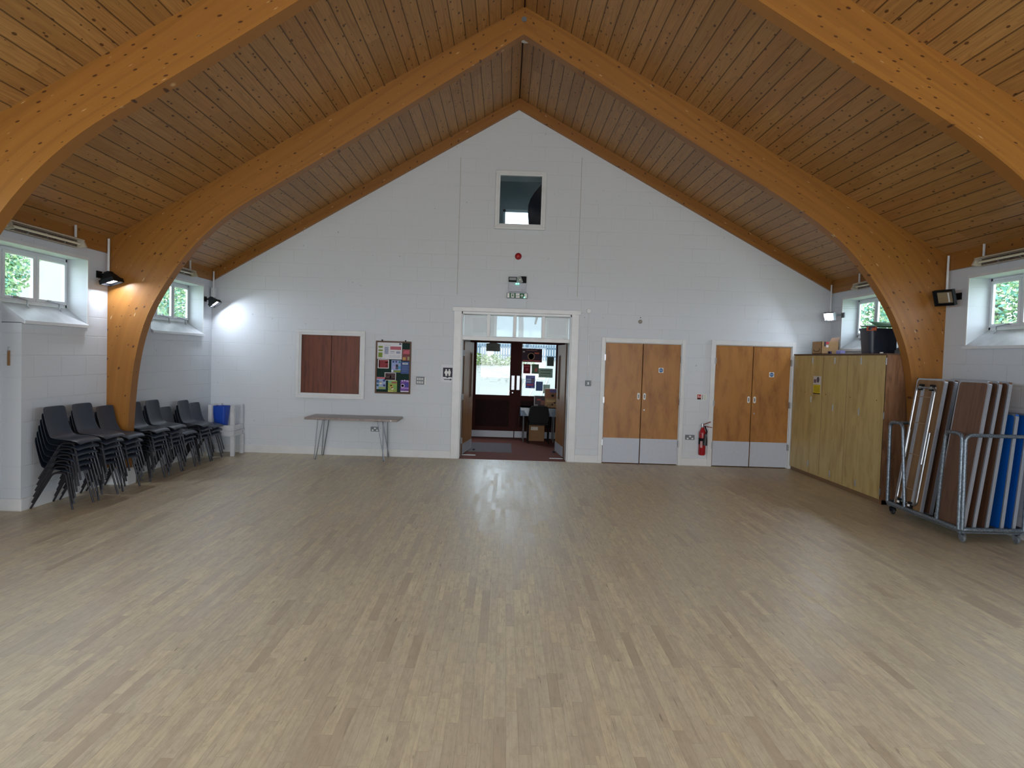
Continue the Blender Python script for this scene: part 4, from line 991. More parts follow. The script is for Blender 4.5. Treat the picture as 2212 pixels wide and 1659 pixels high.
B().tube([(exx+.03, ey-.02, zt+.05), (exx+.055, ey-.05, zt-.03), (exx+.035, ey-.085, zt-.09), (exx+.025, ey-.09, zt-.12)], .011, 8).obj('hose', 'black', r, smooth=True)
B().tube([(exx+.025, ey-.088, zt-.07), (exx+.025, ey-.09, zt-.16), (exx+.02, ey-.09, ez+HH*.40)], .03, 14, radii=[.018, .028, .036]).obj('horn', 'blackp', r, smooth='auto')
BX(exx-.02, exx+.02, D-.03, D, zt-.05, zt+.0).obj('bracket', 'metal', r)
a = bw(1272, 672); b_ = bw(1270, 822)
r = thing('conduit_switch', 'white vertical conduit ending in a metal switch right of the doorway', 'switch', (b_.x, D, b_.z))
B().tube([(b_.x, D-.012, b_.z), (a.x, D-.012, a.z)], .011, 10).obj('conduit', 'paint', r, smooth='auto')
B().lathe([(.04, 0), (.04, -.03), (.034, -.036)], (a.x, D, a.z), 20, 'Y').obj('junction_box', 'paint', r, smooth='auto')
BX(b_.x-.045, b_.x+.045, D-.045, D, b_.z-.09, b_.z).obj('switch_box', 'plate', r, bevel=.005); BX(b_.x-.01, b_.x+.01, D-.053, D-.044, b_.z-.065, b_.z-.025).obj('rocker', 'white', r)
for z in (b_.z+.25, b_.z+.75): BX(b_.x-.02, b_.x+.02, D-.026, D, z, z+.015).obj('saddle_clip', 'paint', r)
r = thing('sensor', 'small grey round sensor high on the wall above the first cupboard doors', 'sensor', (2.2, D, 2.354))
B().lathe([(.032, 0), (.032, -.02), (.02, -.032)], (2.2, D, 2.354), 20, 'Y').obj('body', C('sensor_grey', 150, 146, 136), r, smooth='auto'); B().lathe([(.008, 0), (.008, -.03)], (2.2, D, 2.42), 10, 'Y').obj('screw_cap', 'plate', r)
r = thing('smoke_detector', 'white smoke detector hanging at the peak under the timber arch', 'smoke detector', (XR+.02, F1+.25, ZR-.02))
pz = ceil_z(XR+.02)-.05
a = at(1, F1+.3, 1135, 90)
B().lathe([(.05, a.z), (.05, a.z+.02), (.035, a.z+.035)], (a.x, F1+.3, 0), 24).obj('detector', 'white', r, smooth='auto'); B().tube([(a.x, F1+.3, a.z+.03), (a.x, F1+.3, ceil_z(a.x)+.02)], .008, 8).obj('stem', 'white', r)

# side table with hairpin legs --------------------------------------------
tz = .865
c0 = at(2, tz, 657, 901); c1 = at(2, tz, 675, 893.5); c2 = at(2, tz, 868, 900); c3 = at(2, tz, 858, 908)
ty0, ty1 = 10.98, 11.60; tz = at(1, ty0, 755, 904).z; tx0, tx1 = at(1, ty0, 657, 901).x, at(1, ty0, 858, 908).x
r = thing('trestle_table', 'grey laminate table with chrome hairpin legs against the gable wall', 'table', ((tx0+tx1)/2, (ty0+ty1)/2, 0))
BX(tx0, tx1, ty0, ty1, tz-.035, tz).obj('table_top', 'greytop', r, bevel=.004)
BX(tx1-.11, tx1-.09, ty0-.003, ty0, tz-.026, tz-.01).obj('sticker', 'white', r)
for sx, fx in ((tx0+.36, -2.935), (tx1-.38, -1.86)):
    for y, fy, s_ in ((ty0+.12, 11.08, -1), (ty1-.10, 11.54, 1)):
        q = B(); d_ = .13 if sx < -2.3 else -.13
        top = tz-.036
        q.tube(rounded([(fx-.0+(.03 if d_ > 0 else -.02), y, top), (fx-.012, fy, .012), (fx+.012, fy, .012), (fx+d_*.85, y, top)], .012), .0085, 8)
        q.obj('hairpin_leg', 'chrome', r, smooth='auto')
    BX(min(fx+.02, fx+(.16 if sx < -2.3 else -.16)), max(fx+.02, fx+(.16 if sx < -2.3 else -.16)), ty0+.08, ty1-.06, tz-.045, tz-.035).obj('leg_bracket', 'black', r)

# ================================================================ CHAIRS
def chair_shell():
    prof = [(.006, .735, .165), (.010, .715, .185), (.018, .66, .19), (.040, .56, .185), (.062, .49, .19), (.085, .445, .20), (.125, .412, .205), (.18, .402, .21), (.26, .402, .215), (.33, .408, .215), (.375, .406, .21), (.402, .392, .20), (.412, .372, .185)]
    b = B(); prev = None; n = 8
    for i, (x, z, hw) in enumerate(prof):
        row = []
        for j in range(n+1):
            t = -1+2*j/n; y = t*hw
            curl = (abs(t)**3)
            dx = .022*curl if i < 6 else 0
            dz = (.014*curl if 6 <= i < 10 else (-.012*curl if i >= 10 else 0))
            if i == 9: dz -= .02*curl
            row.append(b.bm.verts.new((x+dx, y, z+dz)))
        if prev:
            for j in range(n): b.bm.faces.new((prev[j], prev[j+1], row[j+1], row[j]))
        prev = row
    bmesh.ops.recalc_face_normals(b.bm, faces=b.bm.faces)
    bmesh.ops.solidify(b.bm, geom=b.bm.faces[:], thickness=.007)
    return b
def make_chair(name, label, grp=None):
    t = thing(name, label, 'chair', group=grp)
    chair_shell().obj('seat_shell', 'chairp', t, smooth=True, sub=1)
    for s_ in (-1, 1):
        y = .155*s_; yf = .185*s_
        q = B(); q.tube(rounded([(0.0, yf, .006), (.205, y, .372), (.335, y, .378), (.425, yf, .006)], .045), .0105, 8)
        q.obj('leg_frame', 'legm', t, smooth='auto')
    q = B(); q.tube([(.235, -.155, .374), (.235, .155, .374)], .009, 8); q.tube([(.325, -.155, .377), (.325, .155, .377)], .009, 8); q.obj('cross_rail', 'legm', t, smooth='auto')
    return t
stacks = [(7.40, 6, 'stack nearest the camera'), (7.86, 6, 'second stack from the camera'), (8.36, 5, 'stack just before the arch foot'), (8.99, 5, 'stack just behind the arch foot'),
          (9.45, 5, 'second stack behind the timber arch'), (9.88, 3, 'lowest stack, under the far left window'), (10.38, 4, 'second stack from the blue bin'), (10.84, 3, 'stack beside the blue bin')]
words = {0: 'topmost', 1: 'second from the top', 2: 'third from the top', 3: 'fourth from the top', 4: 'fifth from the top', 5: 'lowest'}
proto = None
for y, n, where in stacks:
    jx = random.uniform(-.012, .012)
    for k in range(n):
        w_ = 'lowest' if k == 0 else words[n-1-k]
        lab = 'charcoal chair, %s, of the %s' % (w_, where)
        loc = (WL+.035+jx+.017*k, y+random.uniform(-.006, .006), .0615*k); rot = (0, 0, random.uniform(-.02, .02))
        if proto is None:
            proto = make_chair('stacking_chair', lab, 'charcoal chairs stacked along the left wall'); proto.location = loc; proto.rotation_euler = rot
        else: dup(proto, loc, rot, lab, 'charcoal chairs stacked along the left wall')
# lobby chair: padded back seen from behind
cx0, cx1 = .49, .915
lc = thing('lobby_chair', 'black chair with its back to the hall at the lobby table', 'chair', ((cx0+cx1)/2, 14.1, 0))
zt, zb = at(1, 14.05, 1160, 877).z, at(1, 14.1, 1160, 914).z
q = B(); q.prism([(cx0+.03, 14.02, zb), (cx1-.03, 14.02, zb), (cx1-.0, 14.02, zb+.1), (cx1-.03, 14.02, zt-.04), (cx1-.07, 14.02, zt), (cx0+.07, 14.02, zt), (cx0+.03, 14.02, zt-.04), (cx0, 14.02, zb+.1)], (0, .03, 0)); q.obj('backrest', 'black', lc, bevel=.01)
BX(cx0+.01, cx1-.01, 14.04, 14.40, zb-.04, zb+.01).obj('seat', 'black', lc, bevel=.01)
for x in (cx0+.01, cx1-.01):
    for y, yt in ((14.02, 14.06), (14.40, 14.36)): B().tube([(x, y, .0), (x, yt, zb-.02)], .011, 8).obj('leg', 'black', lc, smooth='auto')

# stools and bin in the far left corner --------------------------------------
sx0, sx1, sy0, sy1 = -4.665, -4.235, 11.16, 11.60
s_h = bw(500, 925, 11.2).z
def stool(label, z, flip):
    t = thing('wooden_stool', label, 'stool', ((sx0+sx1)/2, (sy0+sy1)/2, z))
    H = .40
    zz = (lambda a, b: (z+a, z+b)) if not flip else (lambda a, b: (z+H-b, z+H-a))
    o_ = .0 if not flip else .012
    BX(sx0+o_, sx1-o_, sy0+o_, sy1-o_, *zz(H-.02, H)).obj('seat', 'sill', t, bevel=.003)
    q = B(); a, b_ = zz(H-.085, H-.02)
    q.box(sx0+.02, sx1-.02, sy0+.015, sy0+.035, a, b_); q.box(sx0+.02, sx1-.02, sy1-.035, sy1-.015, a, b_); q.box(sx0+.015, sx0+.035, sy0+.03, sy1-.03, a, b_); q.box(sx1-.035, sx1-.015, sy0+.03, sy1-.03, a, b_)
    q.obj('apron', 'sill', t)
    for x in (sx0+o_, sx1-.058-o_):
        for y in (sy0+o_, sy1-.058-o_): BX(x, x+.058, y, y+.058, *zz(0, H-.085)).obj('leg', 'sill', t, bevel=.003)
stool('white painted wooden stool standing on the floor in the left corner', 0, False)
stool('white painted wooden stool turned upside down on the other stool', .401, True)
a = bw(463, 876, 11.38); b_ = bw(494, 876, 11.38); zb = .401+.02
bc = ((a.x+b_.x)/2, 11.38)
t_ = thing('waste_bin', 'blue plastic waste bin standing in the upturned white stool', 'bin', (bc[0], bc[1], .422))
q = B(); prev = None; zt = a.z
rings = []
for (s_, z) in ((.68, .422), (1.0, zt), (.93, zt), (.62, .43)):
    w_ = (b_.x-a.x)/2*s_; d_ = .12*s_
    rings.append([q.bm.verts.new((bc[0]+w_*math.copysign(abs(math.cos(t))**.35, math.cos(t)), bc[1]+d_*math.copysign(abs(math.sin(t))**.35, math.sin(t)), z)) for t in [2*PI*i/28 for i in range(28)]])
for i in range(3):
    for k in range(28): q.bm.faces.new((rings[i][k], rings[i][(k+1) % 28], rings[i+1][(k+1) % 28], rings[i+1][k]))
q.bm.faces.new(rings[0][::-1]); q.bm.faces.new(rings[3]); q.obj('bin_body', 'blue', t_, smooth='auto')

# ================================================================ CUPBOARD
CX, CY0, CY1, CZ = 4.755, 8.80, 11.62, 1.90
cs = [11.62, 10.86, 10.13, 9.38, 8.80]
ce = at(0, CX, 1922, 761).y; 
cs = [11.62, at(0, CX, 1757, 762).y, at(0, CX, 1805, 762).y, at(0, CX, 1862, 762).y, max(8.79, ce)]
r = thing('storage_cupboard', 'tall four-door plywood cupboard along the right wall', 'cupboard', (CX, 10.2, 0))
BX(CX+.02, WR-.01, cs[-1], 11.62, .0, .055).obj('plinth_board', C('brown_plinth', 120, 92, 62), r)
BX(CX+.02, WR-.01, cs[-1]+.02, 11.62, .055, CZ-.02).obj('carcass', C('dark_gap', 44, 32, 24), r)
BX(CX-.01, WR-.01, cs[-1], 11.62, CZ-.02, CZ).obj('cupboard_top', C('dark_top', 92, 66, 46), r)
BX(CX-.0, WR-.01, cs[-1]-.0, cs[-1]+.02, .0, CZ-.02).obj('side_panel', 'cupside', r)
for i in range(4):
    y1_, y0_ = cs[i]-.006, cs[i+1]+.006
    dz = BX(CX-.0, CX+.018, y0_, y1_, .06, CZ-.024).obj('cupboard_door', 'cupwood', r, bevel=.0015)
    for z in (.16, 1.12, 1.80) if i > 0 else (.2, 1.2, 1.80):
        if i < 4: BX(CX-.010, CX+.0, y0_-.012, y0_+.008, z-.045, z+.045).obj('hinge', 'metal', dz, bevel=.001)
    if i in (1, 2): BX(CX-.001, CX+.001, (y0_+y1_)/2-.003, (y0_+y1_)/2+.003, .08, CZ-.03).obj('board_joint', C('dark_top', 92, 66, 46), dz)
    B().lathe([(.006, 0), (.006, -.004)], (CX, (y0_+y1_)/2-.12, 1.30), 10, 'X').obj('keyhole', 'black', dz)
# hanging flyer
a = at(0, CX-.004, 1757.5, 812); b_ = at(0, CX-.004, 1772, 852)
r = thing('flyer', 'narrow yellow flyer with a picture stuck to the cupboard doors', 'flyer', (CX-.004, (a.y+b_.y)/2, a.z))
y0_, y1_ = b_.y, a.y; z1_, z0_ = a.z, b_.z; h = z1_-z0_
BX(CX-.004, CX-.002, y0_, y1_, z0_, z1_).obj('sheet', C('flyer_white', 205, 200, 196), r)
BX(CX-.005, CX-.004, y0_+.01, y1_-.01, z0_, z0_+h*.52).obj('yellow_panel', C('flyer_yellow', 206, 180, 20), r)
BX(CX-.006, CX-.005, y0_+.01, y1_-.01, z0_, z0_+h*.05).obj('dark_strip', 'black', r)
for i in range(4): BX(CX-.006, CX-.005, y0_+.04, y1_-.04, z0_+h*(.14+.08*i), z0_+h*(.16+.08*i)).obj('text_line', C('olive_ink', 120, 104, 10), r)
B().lathe([(.045, 0), (.045, -.001)], (CX-.0045, y0_+(y1_-y0_)*.38, z0_+h*.8), 16, 'X').obj('picture', C('photo_grey', 84, 76, 84), r)
BX(CX-.006, CX-.005, y0_+(y1_-y0_)*.6, y1_-.02, z0_+h*.62, z0_+h*.82).obj('picture', C('photo_mauve', 120, 92, 100), r)

# things on top of the cupboard ------------------------------------------------
def P3(u, v, x): return at(0, x, u, v)
bx = 4.80; ya = P3(1755, 745, bx).y; ybb = P3(1775, 745, bx).y; zt = P3(1765, 738, bx).z
xr_ = at(1, ybb, 1812, 745).x
r = thing('open_carton', 'open cardboard carton with a printed smile on the cupboard top', 'box', ((bx+xr_)/2, (ya+ybb)/2, CZ))
q = B(); q.box(bx, xr_, ybb, ya, CZ, CZ+.01); q.box(bx, bx+.006, ybb, ya, CZ, zt); q.box(xr_-.006, xr_, ybb, ya, CZ, zt); q.box(bx, xr_, ybb, ybb+.006, CZ, zt); q.box(bx, xr_, ya-.006, ya, CZ, zt); q.obj('carton', 'card', r)
q = B(); q.prism([(xr_-.006, ybb+.02, zt), (xr_-.006, ya-.02, zt), (xr_+.03, ya-.02, zt+.07), (xr_+.03, ybb+.02, zt+.07)], (.004, 0, 0)); q.obj('flap', 'card2', r)
ym = (ya+ybb)/2; w_ = (ya-ybb)
q = B(); pts = [Vector((bx-.001, ym-w_*.33*math.cos(t), CZ+.075-.035*math.sin(t))) for t in [PI*i/10 for i in range(11)]]; q.tube(pts, .004, 6); q.bar(pts[0]+Vector((0, 0, .015)), pts[0]+Vector((0, .012, -.012)), .004, .008); q.obj('printed_smile', 'black', r)
hw = xr_-bx
for x0, x1, z0, z1, cc in ((.14, .24, .62, .98, (40, 40, 66)), (.24, .42, .80, .98, (196, 60, 80)), (.26, .40, .55, .72, (226, 220, 226)), (.38, .6, .05, .25, (60, 44, 80)), (.42, .5, .08, .2, (230, 226, 232))):
    BX(bx+hw*x0, bx+hw*x1, ybb-.0015, ybb, CZ+(zt-CZ)*z0, CZ+(zt-CZ)*z1).obj('label_patch', C('print_%d_%d_%d' % cc, *cc), r)
a = at(0, 4.80, 1806, 754); b_ = at(0, 4.80, 1816, 757)
tag(BX(4.80, 4.87, b_.y, a.y, CZ, CZ+.05).obj('small_packet', C('violet_packet', 150, 150, 214), bevel=.004), 'small pale violet packet on the cupboard top beside the carton', 'packet')
a = at(0, 4.79, 1903, 756)
tag(B().lathe([(.022, CZ), (.022, CZ+.014), (.016, CZ+.018)], (4.80, a.y, 0), 16).obj('tape_roll', 'white', smooth='auto'), 'tiny white cap in front of the black crate on the cupboard', 'cap')
tag(BX(4.78, 4.86, P3(1843, 756, 4.8).y, P3(1822, 756, 4.8).y, CZ, CZ+.006).obj('flat_envelope', 'paper'), 'flat white paper lying on the cupboard top near the window', 'paper')
bx = 4.86; ya = P3(1853, 735, bx).y; ybb = P3(1879, 735, bx).y; zt = P3(1865, 709, bx).z; xr_ = 5.26
r = thing('storage_crate', 'black plastic crate with orange clips and green lid on the cupboard', 'crate', ((bx+xr_)/2, (ya+ybb)/2, CZ))
q = B(); rings = []
for s_, z in ((.86, CZ), (1.0, zt-.03), (1.06, zt-.03), (1.06, zt), (.95, zt), (.82, CZ+.012)):
    cx_, cy_ = (bx+xr_)/2, (ya+ybb)/2; w_, d_ = (xr_-bx)/2*s_, (ya-ybb)/2*s_
    rings.append([q.bm.verts.new((cx_+w_*math.copysign(abs(math.cos(t))**.3, math.cos(t)), cy_+d_*math.copysign(abs(math.sin(t))**.3, math.sin(t)), z)) for t in [2*PI*i/32 for i in range(32)]])
for i in range(5):
    for k in range(32): q.bm.faces.new((rings[i][k], rings[i][(k+1) % 32], rings[i+1][(k+1) % 32], rings[i+1][k]))
q.bm.faces.new(rings[0][::-1]); q.bm.faces.new(rings[5]); q.obj('crate_body', C('crate_black', 38, 44, 58, .4), r, smooth='auto')
q = B(); q.prism([(bx-.01, ybb-.03, zt), (xr_, ybb-.03, zt+.01), (xr_, ya, zt+.05), (bx+.02, ya, zt+.03)], (0, 0, .012)); q.obj('lid', C('crate_lid_black', 30, 36, 50), r)
q = B(); q.prism([(bx+.10, ybb+.02, zt+.012), (xr_+.02, ybb-.04, zt+.02), (xr_+.03, ya-.05, zt+.085), (bx+.13, ya-.06, zt+.085)], (0, 0, .012)); q.obj('green_lid', C('lid_green', 84, 150, 100), r)
q = B(); q.prism([(bx-.022, ybb+.06, zt+.012), (bx+.06, ybb-.045, zt+.012), (bx+.055, ybb-.045, zt-.04), (bx-.02, ybb+.06, zt-.04)], (.012, .012, 0)); q.obj('orange_clip', C('clip_orange', 190, 88, 46), r)
for x in (.28, .8): BX(bx+(xr_-bx)*x-.045, bx+(xr_-bx)*x+.045, ybb-.006+.012, ybb+.03, CZ+.06, zt-.10).obj('moulded_rib', C('crate_black', 38, 44, 58, .4), r)

# ================================================================ TABLE TROLLEY
TX0, TX1, TY0, TY1 = 4.565, 5.22, 6.93, 8.30
r = thing('table_trolley', 'galvanised steel trolley on castors holding folded tables by the right wall', 'trolley', ((TX0+TX1)/2, (TY0+TY1)/2, 0))
zb = .135
q = B(); q.tube(rounded([(TX0, TY0+.3, zb), (TX0, TY0, zb), (TX1, TY0, zb), (TX1, TY1, zb), (TX0, TY1, zb), (TX0, TY0+.3, zb)], .08), .024, 10)
q.box(TX0+.02, TX0+.05, TY0, TY1, zb-.04, zb+.004); q.box(TX1-.05, TX1-.02, TY0, TY1, zb-.04, zb+.004); q.box(TX0, TX1, TY0+.02, TY0+.05, zb-.04, zb+.004); q.box(TX0, TX1, TY1-.05, TY1-.02, zb-.04, zb+.004)
q.obj('base_frame', 'galv', r, smooth='auto')
BX(TX0+.03, TX1-.03, TY0+.03, TY1-.03, zb-.03, zb-.015).obj('deck', C('trolley_deck', 96, 80, 66), r)
HT = 1.075
def loop(pts, nm='loop_rail', rad=.019): B().tube(rounded(pts, .07), rad, 10).obj(nm, 'galv', r, smooth='auto')
for Y, s_ in ((TY0, 1), (TY1, -1)):
    loop([(TX0+.02, Y, zb), (TX0+.005, Y, HT), (TX1-.005, Y, HT), (TX1-.02, Y, zb)], 'end_rail')
    yy = Y+s_*.028
    loop([(TX0+.0, yy, zb), (TX0-.012, yy, HT+.01), (TX0-.012, yy+s_*.26, HT+.01), (TX0+.0, yy+s_*.36, zb)], 'side_loop')
def castor(x, y, m):
    c = thing('x', '', ''); bpy.data.objects.remove(c)
    q = B(); q.lathe([(.022, zb-.04), (.03, zb-.045), (.012, zb-.06)], (x, y, 0), 14); q.bar((x-.02, y, zb-.05), (x-.02, y-.02, .036), .004, .04, (1, 0, 0)); q.bar((x+.02, y, zb-.05), (x+.02, y-.02, .036), .004, .04, (1, 0, 0))
    f = q.obj('castor', m, r, smooth='auto')
    B().lathe([(.034, -.012), (.0375, -.008), (.0375, .008), (.034, .012)], (x, y-.02, .0375), 20, 'X').obj('castor_wheel', 'blackp' if m == 'black' else 'plate', f, smooth='auto')
castor(TX0+.05, TY0+.05, 'chrome'); castor(TX1-.06, TY0+.05, 'chrome'); castor(TX0+.05, TY1-.05, 'black'); castor(TX1-.06, TY1-.05, 'black')

def ftable(label, H, Wd, top, faceout, loc, lean, grp, rz=0, legs=True):
    """folded table standing on end: local z up (length H), local y width 0..Wd, thickness along x 0..0.045; lean about y"""
    t = thing('folding_table', label, 'folding table', group=grp)
    th = .030
    # panel
    BX(0, th, 0, Wd, 0, H).obj('table_top', 'underside' if faceout == 'under' else top, t, bevel=.002)
    # rounded metal edge
    q = B(); e = .010
    pts = rounded([(0, 0, .02), (0, 0, H), (0, Wd, H), (0, Wd, 0), (0, 0, 0), (0, 0, .02)], .045, 5)
    n = len(pts); prev = None; c = Vector((0, Wd/2, H/2))
    for p in pts:
        d = Vector((0, p.y-c.y, p.z-c.z)); ox = math.copysign(1, d.y) if abs(d.y)/Wd > .49 else d.y/Wd*2; oz = d.z/H*2
        out = Vector((0, .004*max(-1, min(1, ox)), .004*max(-1, min(1, oz))))
        inn = Vector((0, -.014*max(-1, min(1, ox)), -.014*max(-1, min(1, oz))))
        row = [q.bm.verts.new(v) for v in (p+inn+Vector((-.0015, 0, 0)), p+out+Vector((-.0015, 0, 0)), p+out+Vector((th+.0015, 0, 0)), p+inn+Vector((th+.0015, 0, 0)))]
        if prev:
            for j in range(3): q.bm.faces.new((prev[j], prev[j+1], row[j+1], row[j]))
        prev = row
    q.obj('edge_trim', 'alu', t)
    # folded legs on the underside
    sx = -1 if faceout == 'under' else 1; x0 = 0 if sx < 0 else th
    if legs:
        for (z0, z1, off) in ((H*.05, H*.60, .018), (H*.36, H*.93, .036)):
            o2 = off-.018
            xx = x0+sx*off
            top_ = z1 if z1 > H*.8 else z1; lo = z0
            if z1 > H*.8: pts = [(xx, .07+o2, lo), (xx, .07+o2, top_), (xx, Wd-.07-o2, top_), (xx, Wd-.07-o2, lo)]
            else: pts = [(xx, .07+o2, top_), (xx, .07+o2, lo), (xx, Wd-.07-o2, lo), (xx, Wd-.07-o2, top_)]
            B().tube(rounded(pts, .05), .0105, 8).obj('folded_leg', 'chrome', t, smooth='auto')
        for y in (Wd*.30, Wd*.70):
            BX(*sorted((x0, x0+sx*.016)), y-.022, y+.022, H*.05, H*.94).obj('under_rail', 'alu', t)
        for z in (H*.04, H*.93):
            for y in (Wd*.34, Wd*.74):
                cb = BX(*sorted((x0, x0+sx*.035)), y-.03, y+.03, z-.03, z+.04).obj('leg_clip', 'black', t, bevel=.005)
                BX(*sorted((x0+sx*.035, x0+sx*.04)), y-.02, y+.02, z-.012, z+.012).obj('clip_pad', 'white', cb)
        for z in (.16, .42, .66, .86): B().tube([(x0+sx*.03, Wd*.30, H*z), (x0+sx*.03, Wd*.75, H*z+.0)], .005, 6).obj('cross_wire', C('brass_wire', 150, 126, 96), t)
    t.location = loc; t.rotation_euler = (0, lean, rz)
    return t
g1 = 'folded tables leaning in the left half of the trolley'; g2 = 'folded tables leaning in the right half of the trolley'
zt0 = .13
H1 = 1.49
ln = math.atan2(.20, 1.46)
ftable('folded table showing its hardboard underside and steel legs, leftmost on the trolley', H1, .52, 'tabletop', 'under', (4.575, 7.63, zt0), ln, g1)
ftable('folded table directly behind the one showing its underside', H1, .52, 'tabletop', 'top', (4.665, 7.60, zt0), ln, g1)
ftable('folded brown table, third in the left half of the trolley', H1, .52, 'tabletop', 'top', (4.76, 7.64, zt0), ln, g1, legs=False)
ftable('dark folded table rising behind the others, nearest the wall in the left half', H1+.01, .60, C('dark_laminate', 58, 44, 46), 'top', (4.90, 7.45, zt0), ln, g1, legs=False)
ftable('folded table with broad teak-brown top facing the hall, front of the right half', H1, .46, 'tabletop', 'top', (4.60, 6.955, zt0), ln*.95, g2)
ftable('folded brown table second in the right half of the trolley', H1, .46, 'tabletop', 'top', (4.70, 6.955, zt0), ln*.95, g2)
ftable('folded brown table third in the right half, in front of the blue ones', H1, .46, 'tabletop', 'top', (4.83, 6.955, zt0), ln*.8, g2)
ftable('blue folded table behind the brown tables on the trolley', 1.17, .46, 'bluetop', 'top', (4.98, 6.955, zt0), ln*.6, g2, legs=False)
ftable('blue folded table nearest the right wall on the trolley', 1.17, .46, 'bluetop', 'top', (5.10, 6.955, zt0), ln*.6, g2, legs=False)

# ================================================================ LAMPS AND HEATERS
def floodlight(label, pos, aim, wallx, cond, on, s=.085, power=0, body='black', jb=False):
    """pos: centre of the lamp head, aim: direction of light"""
    pos = Vector(pos); aim = Vector(aim).normalized()
    t = thing('floodlight', label, 'floodlight', pos)
    q_ = aim.to_track_quat('-Z', 'Y').to_matrix().to_4x4(); mm = Matrix.Translation(pos) @ q_
    # body: rim, tapered housing behind
    b = B()
    def ringv(w, h, z): return [b.bm.verts.new(mm @ Vector((sx*w, sy*h, z))) for sx, sy in ((-1, -1), (1, -1), (1, 1), (-1, 1))]
    rs = [ringv(s*1.15, s*.85, -.036), ringv(s*1.15, s*.85, .012), ringv(s*.98, s*.70, .02), ringv(s*.55, s*.35, .085)]
    for i in range(3):
        for k in range(4): b.bm.faces.new((rs[i][k], rs[i][(k+1) % 4], rs[i+1][(k+1) % 4], rs[i+1][k]))
    b.bm.faces.new(rs[3])
    ri = [ringv(s*1.05, s*.76, -.036), ringv(s*.93, s*.64, .01)]
    for k in range(4):
        b.bm.faces.new((rs[0][k], ri[0][k], ri[0][(k+1) % 4], rs[0][(k+1) % 4])); b.bm.faces.new((ri[0][k], ri[1][k], ri[1][(k+1) % 4], ri[0][(k+1) % 4]))
    b.bm.faces.new(ri[1])
    b.obj('lamp_housing', body, t)
    B().box(-s*.92, s*.92, -s*.63, s*.63, -.008, -.005, mm).obj('lamp_lens', 'lampon' if on else mat_glass('clear_lens', .15) if 'lensoff' not in M else M['lensoff'], t)
    if not on:
        B().box(-s*.85, s*.85, -s*.55, s*.55, -.003, .004, mm).obj('reflector', C('brass_reflector', 150, 128, 84, .3), t)
        B().box(-s*.5, -s*.35, -s*.5, s*.5, -.006, -.003, mm).obj('halogen_tube', 'white', t)
    b = B()
    for k in range(5): b.box(-s*.5+s*.25*k-.003, -s*.5+s*.25*k+.003, -s*.3, s*.3, .03, .105, mm)
    b.obj('cooling_fins', body, t)
    b = B(); back = mm @ Vector((0, 0, .07)); wp = Vector((wallx, back.y, back.z))
    b.tube([back, wp], .014, 8); b.box(min(wallx, wallx+(.015 if wallx < 0 else -.015)), max(wallx, wallx+(.015 if wallx < 0 else -.015)), back.y-.05, back.y+.05, back.z-.04, back.z+.04); b.obj('wall_bracket', body, t)
    cy, cz0, cz1 = cond; xo = wallx+(.055 if wallx < 0 else -.055)
    B().tube([(xo, cy, back.z+.02 if cz0 is None else cz0), (xo, cy, cz1)], .014, 8).obj('conduit', 'paint', t, smooth='auto')
    if jb: BX(xo-.02, xo+.03, cy-.05, cy+.05, cz1-.42, cz1-.27).obj('junction_box', 'paint', t, bevel=.004)
    if on and power:
        p = pos+aim*.011
        a_ = area('floodlight_beam', p, p+aim, s*.8, s*.6, power, (.80, .88, 1.0), 175)
    return t
floodlight('lit black floodlight between the nearest left window and the timber arch', (WL+.15, 8.43, 2.455), (.35, -.0, -1), WL, (8.54, None, 2.96), True, .10, 4.5)
floodlight('lit black floodlight in the far left corner beside the window', (at(1, 11.38, 463, 654)), (.62, .0, -.78), WL, (11.58, None, 2.94), True, .085, 5, jb=True)
floodlight('lit grey floodlight in the far right corner above the cupboard', (at(1, 11.22, 1793, 683)), (-.80, -.50, -.36), WR, (11.60, None, 3.05), True, .075, 7, body='plate')
floodlight('unlit black floodlight beside the timber arch on the right wall', (WR-.18, 8.36, 2.57), (-.90, -.34, -.30), WR, (8.54, None, 3.09), False, .11)

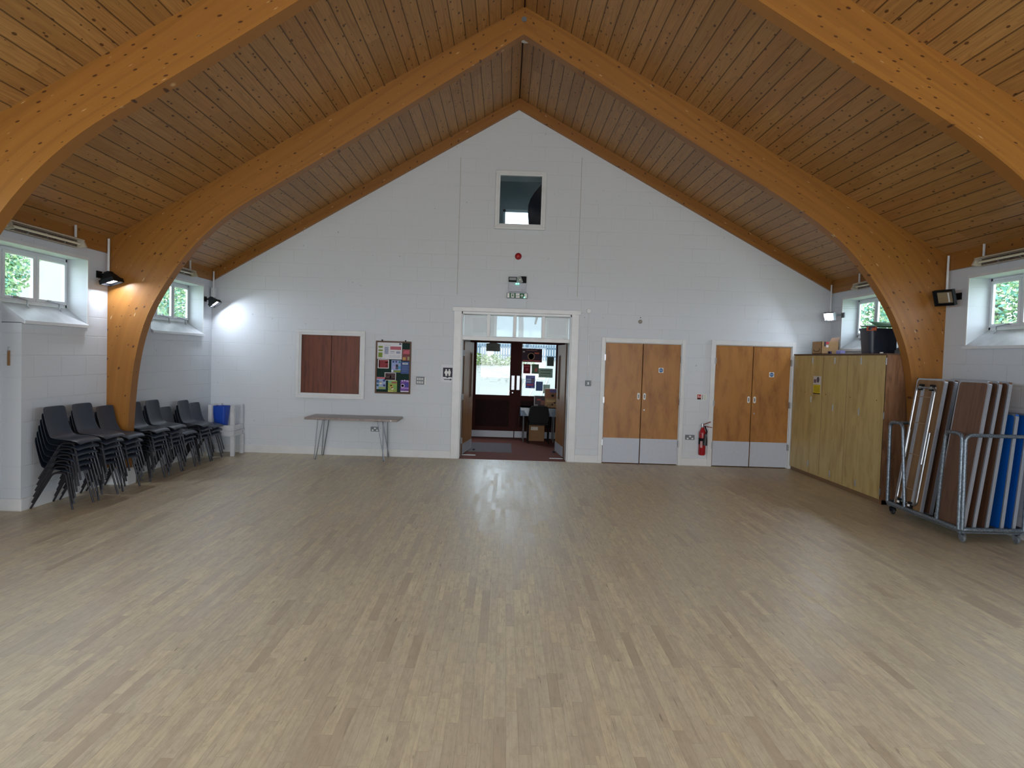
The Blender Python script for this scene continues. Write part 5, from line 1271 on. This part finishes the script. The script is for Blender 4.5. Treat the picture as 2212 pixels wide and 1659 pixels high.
def tube_heater(label, x, y0, y1, z, wx):
    s_ = 1 if wx < 0 else -1
    t = thing('strip_heater', label, 'strip heater', (x, (y0+y1)/2, z))
    b = B()
    pr = [(-.01, .055), (.03, .06), (.08, .042), (.078, .034), (.03, .048), (.002, .038), (.0, -.04), (-.01, -.04)]
    b.prism([(x+s_*p[0], y0, z+p[1]) for p in pr], (0, y1-y0, 0)); b.obj('reflector_shade', 'heater', t)
    xr = sorted((x+s_*.002, x+s_*.006)); BX(xr[0], xr[1], y0+.02, y1-.02, z-.034, z+.034).obj('reflector', 'reflector', t)
    B().tube([(x+s_*.035, y0+.03, z-.002), (x+s_*.035, y1-.03, z-.002)], .013, 10).obj('tube', 'tubeglass', t, smooth='auto')
    for i, y in enumerate((y0, y1)): B().prism([(x-s_*.015, y-.015, z+.055), (x+s_*.06, y-.015, z+.045), (x+s_*.10, y-.015, z-.035), (x-s_*.01, y-.015, z-.045)], (0, .03, 0)).obj('end_cap', 'heater', t)
    for y in (y0+.04, y1-.04): B().tube([(wx+s_*.06, y, z+.04), (wx+s_*.06, y, z+.20)], .014, 8).obj('hanger_pipe', 'paint', t, smooth='auto')
    b = B()
    for k in range(1, 4): y = y0+(y1-y0)*k/4; b.tube([(x+s_*.03, y, z+.02), (x+s_*.045, y, z-.03), (x+s_*.02, y+.01, z-.032)], .004, 6)
    b.obj('clip', 'metal', t)
    bx = sorted((wx, wx+s_*.05))
    BX(bx[0], bx[1], (y0+y1)/2-.03, (y0+y1)/2+.03, z+.0, z+.04).obj('bracket', 'heater', t)
    return t
tube_heater('long unlit strip heater above the nearest left window', WL+.06, 6.76, 7.92, 2.80, WL)
tube_heater('unlit strip heater above the far left window, half hidden by the arch', WL+.06, 9.45, 10.75, 2.80, WL)
tube_heater('unlit strip heater above the far right window behind the arch', WR-.06, 9.3, 10.72, 2.93, WR)
tube_heater('unlit strip heater above the nearest right window', WR-.06, 6.6, 7.94, 2.93, WR)
# hanging green sign at far left edge
a = at(1, 6.6, 0, 462); b_ = at(1, 6.6, 9, 488)
r = thing('hanging_sign', 'dark green exit sign corner hanging at the left edge by the heater', 'sign', (-4.55, 6.6, 2.85))
BX(-4.80, b_.x, 6.6, 6.615, b_.z-.01, a.z+.02).obj('panel', 'green', r)
B().tube([(b_.x+.01, 6.62, b_.z), (b_.x+.01, 6.62, b_.z+.15)], .006, 8).obj('hanger_rod', 'paint', r)
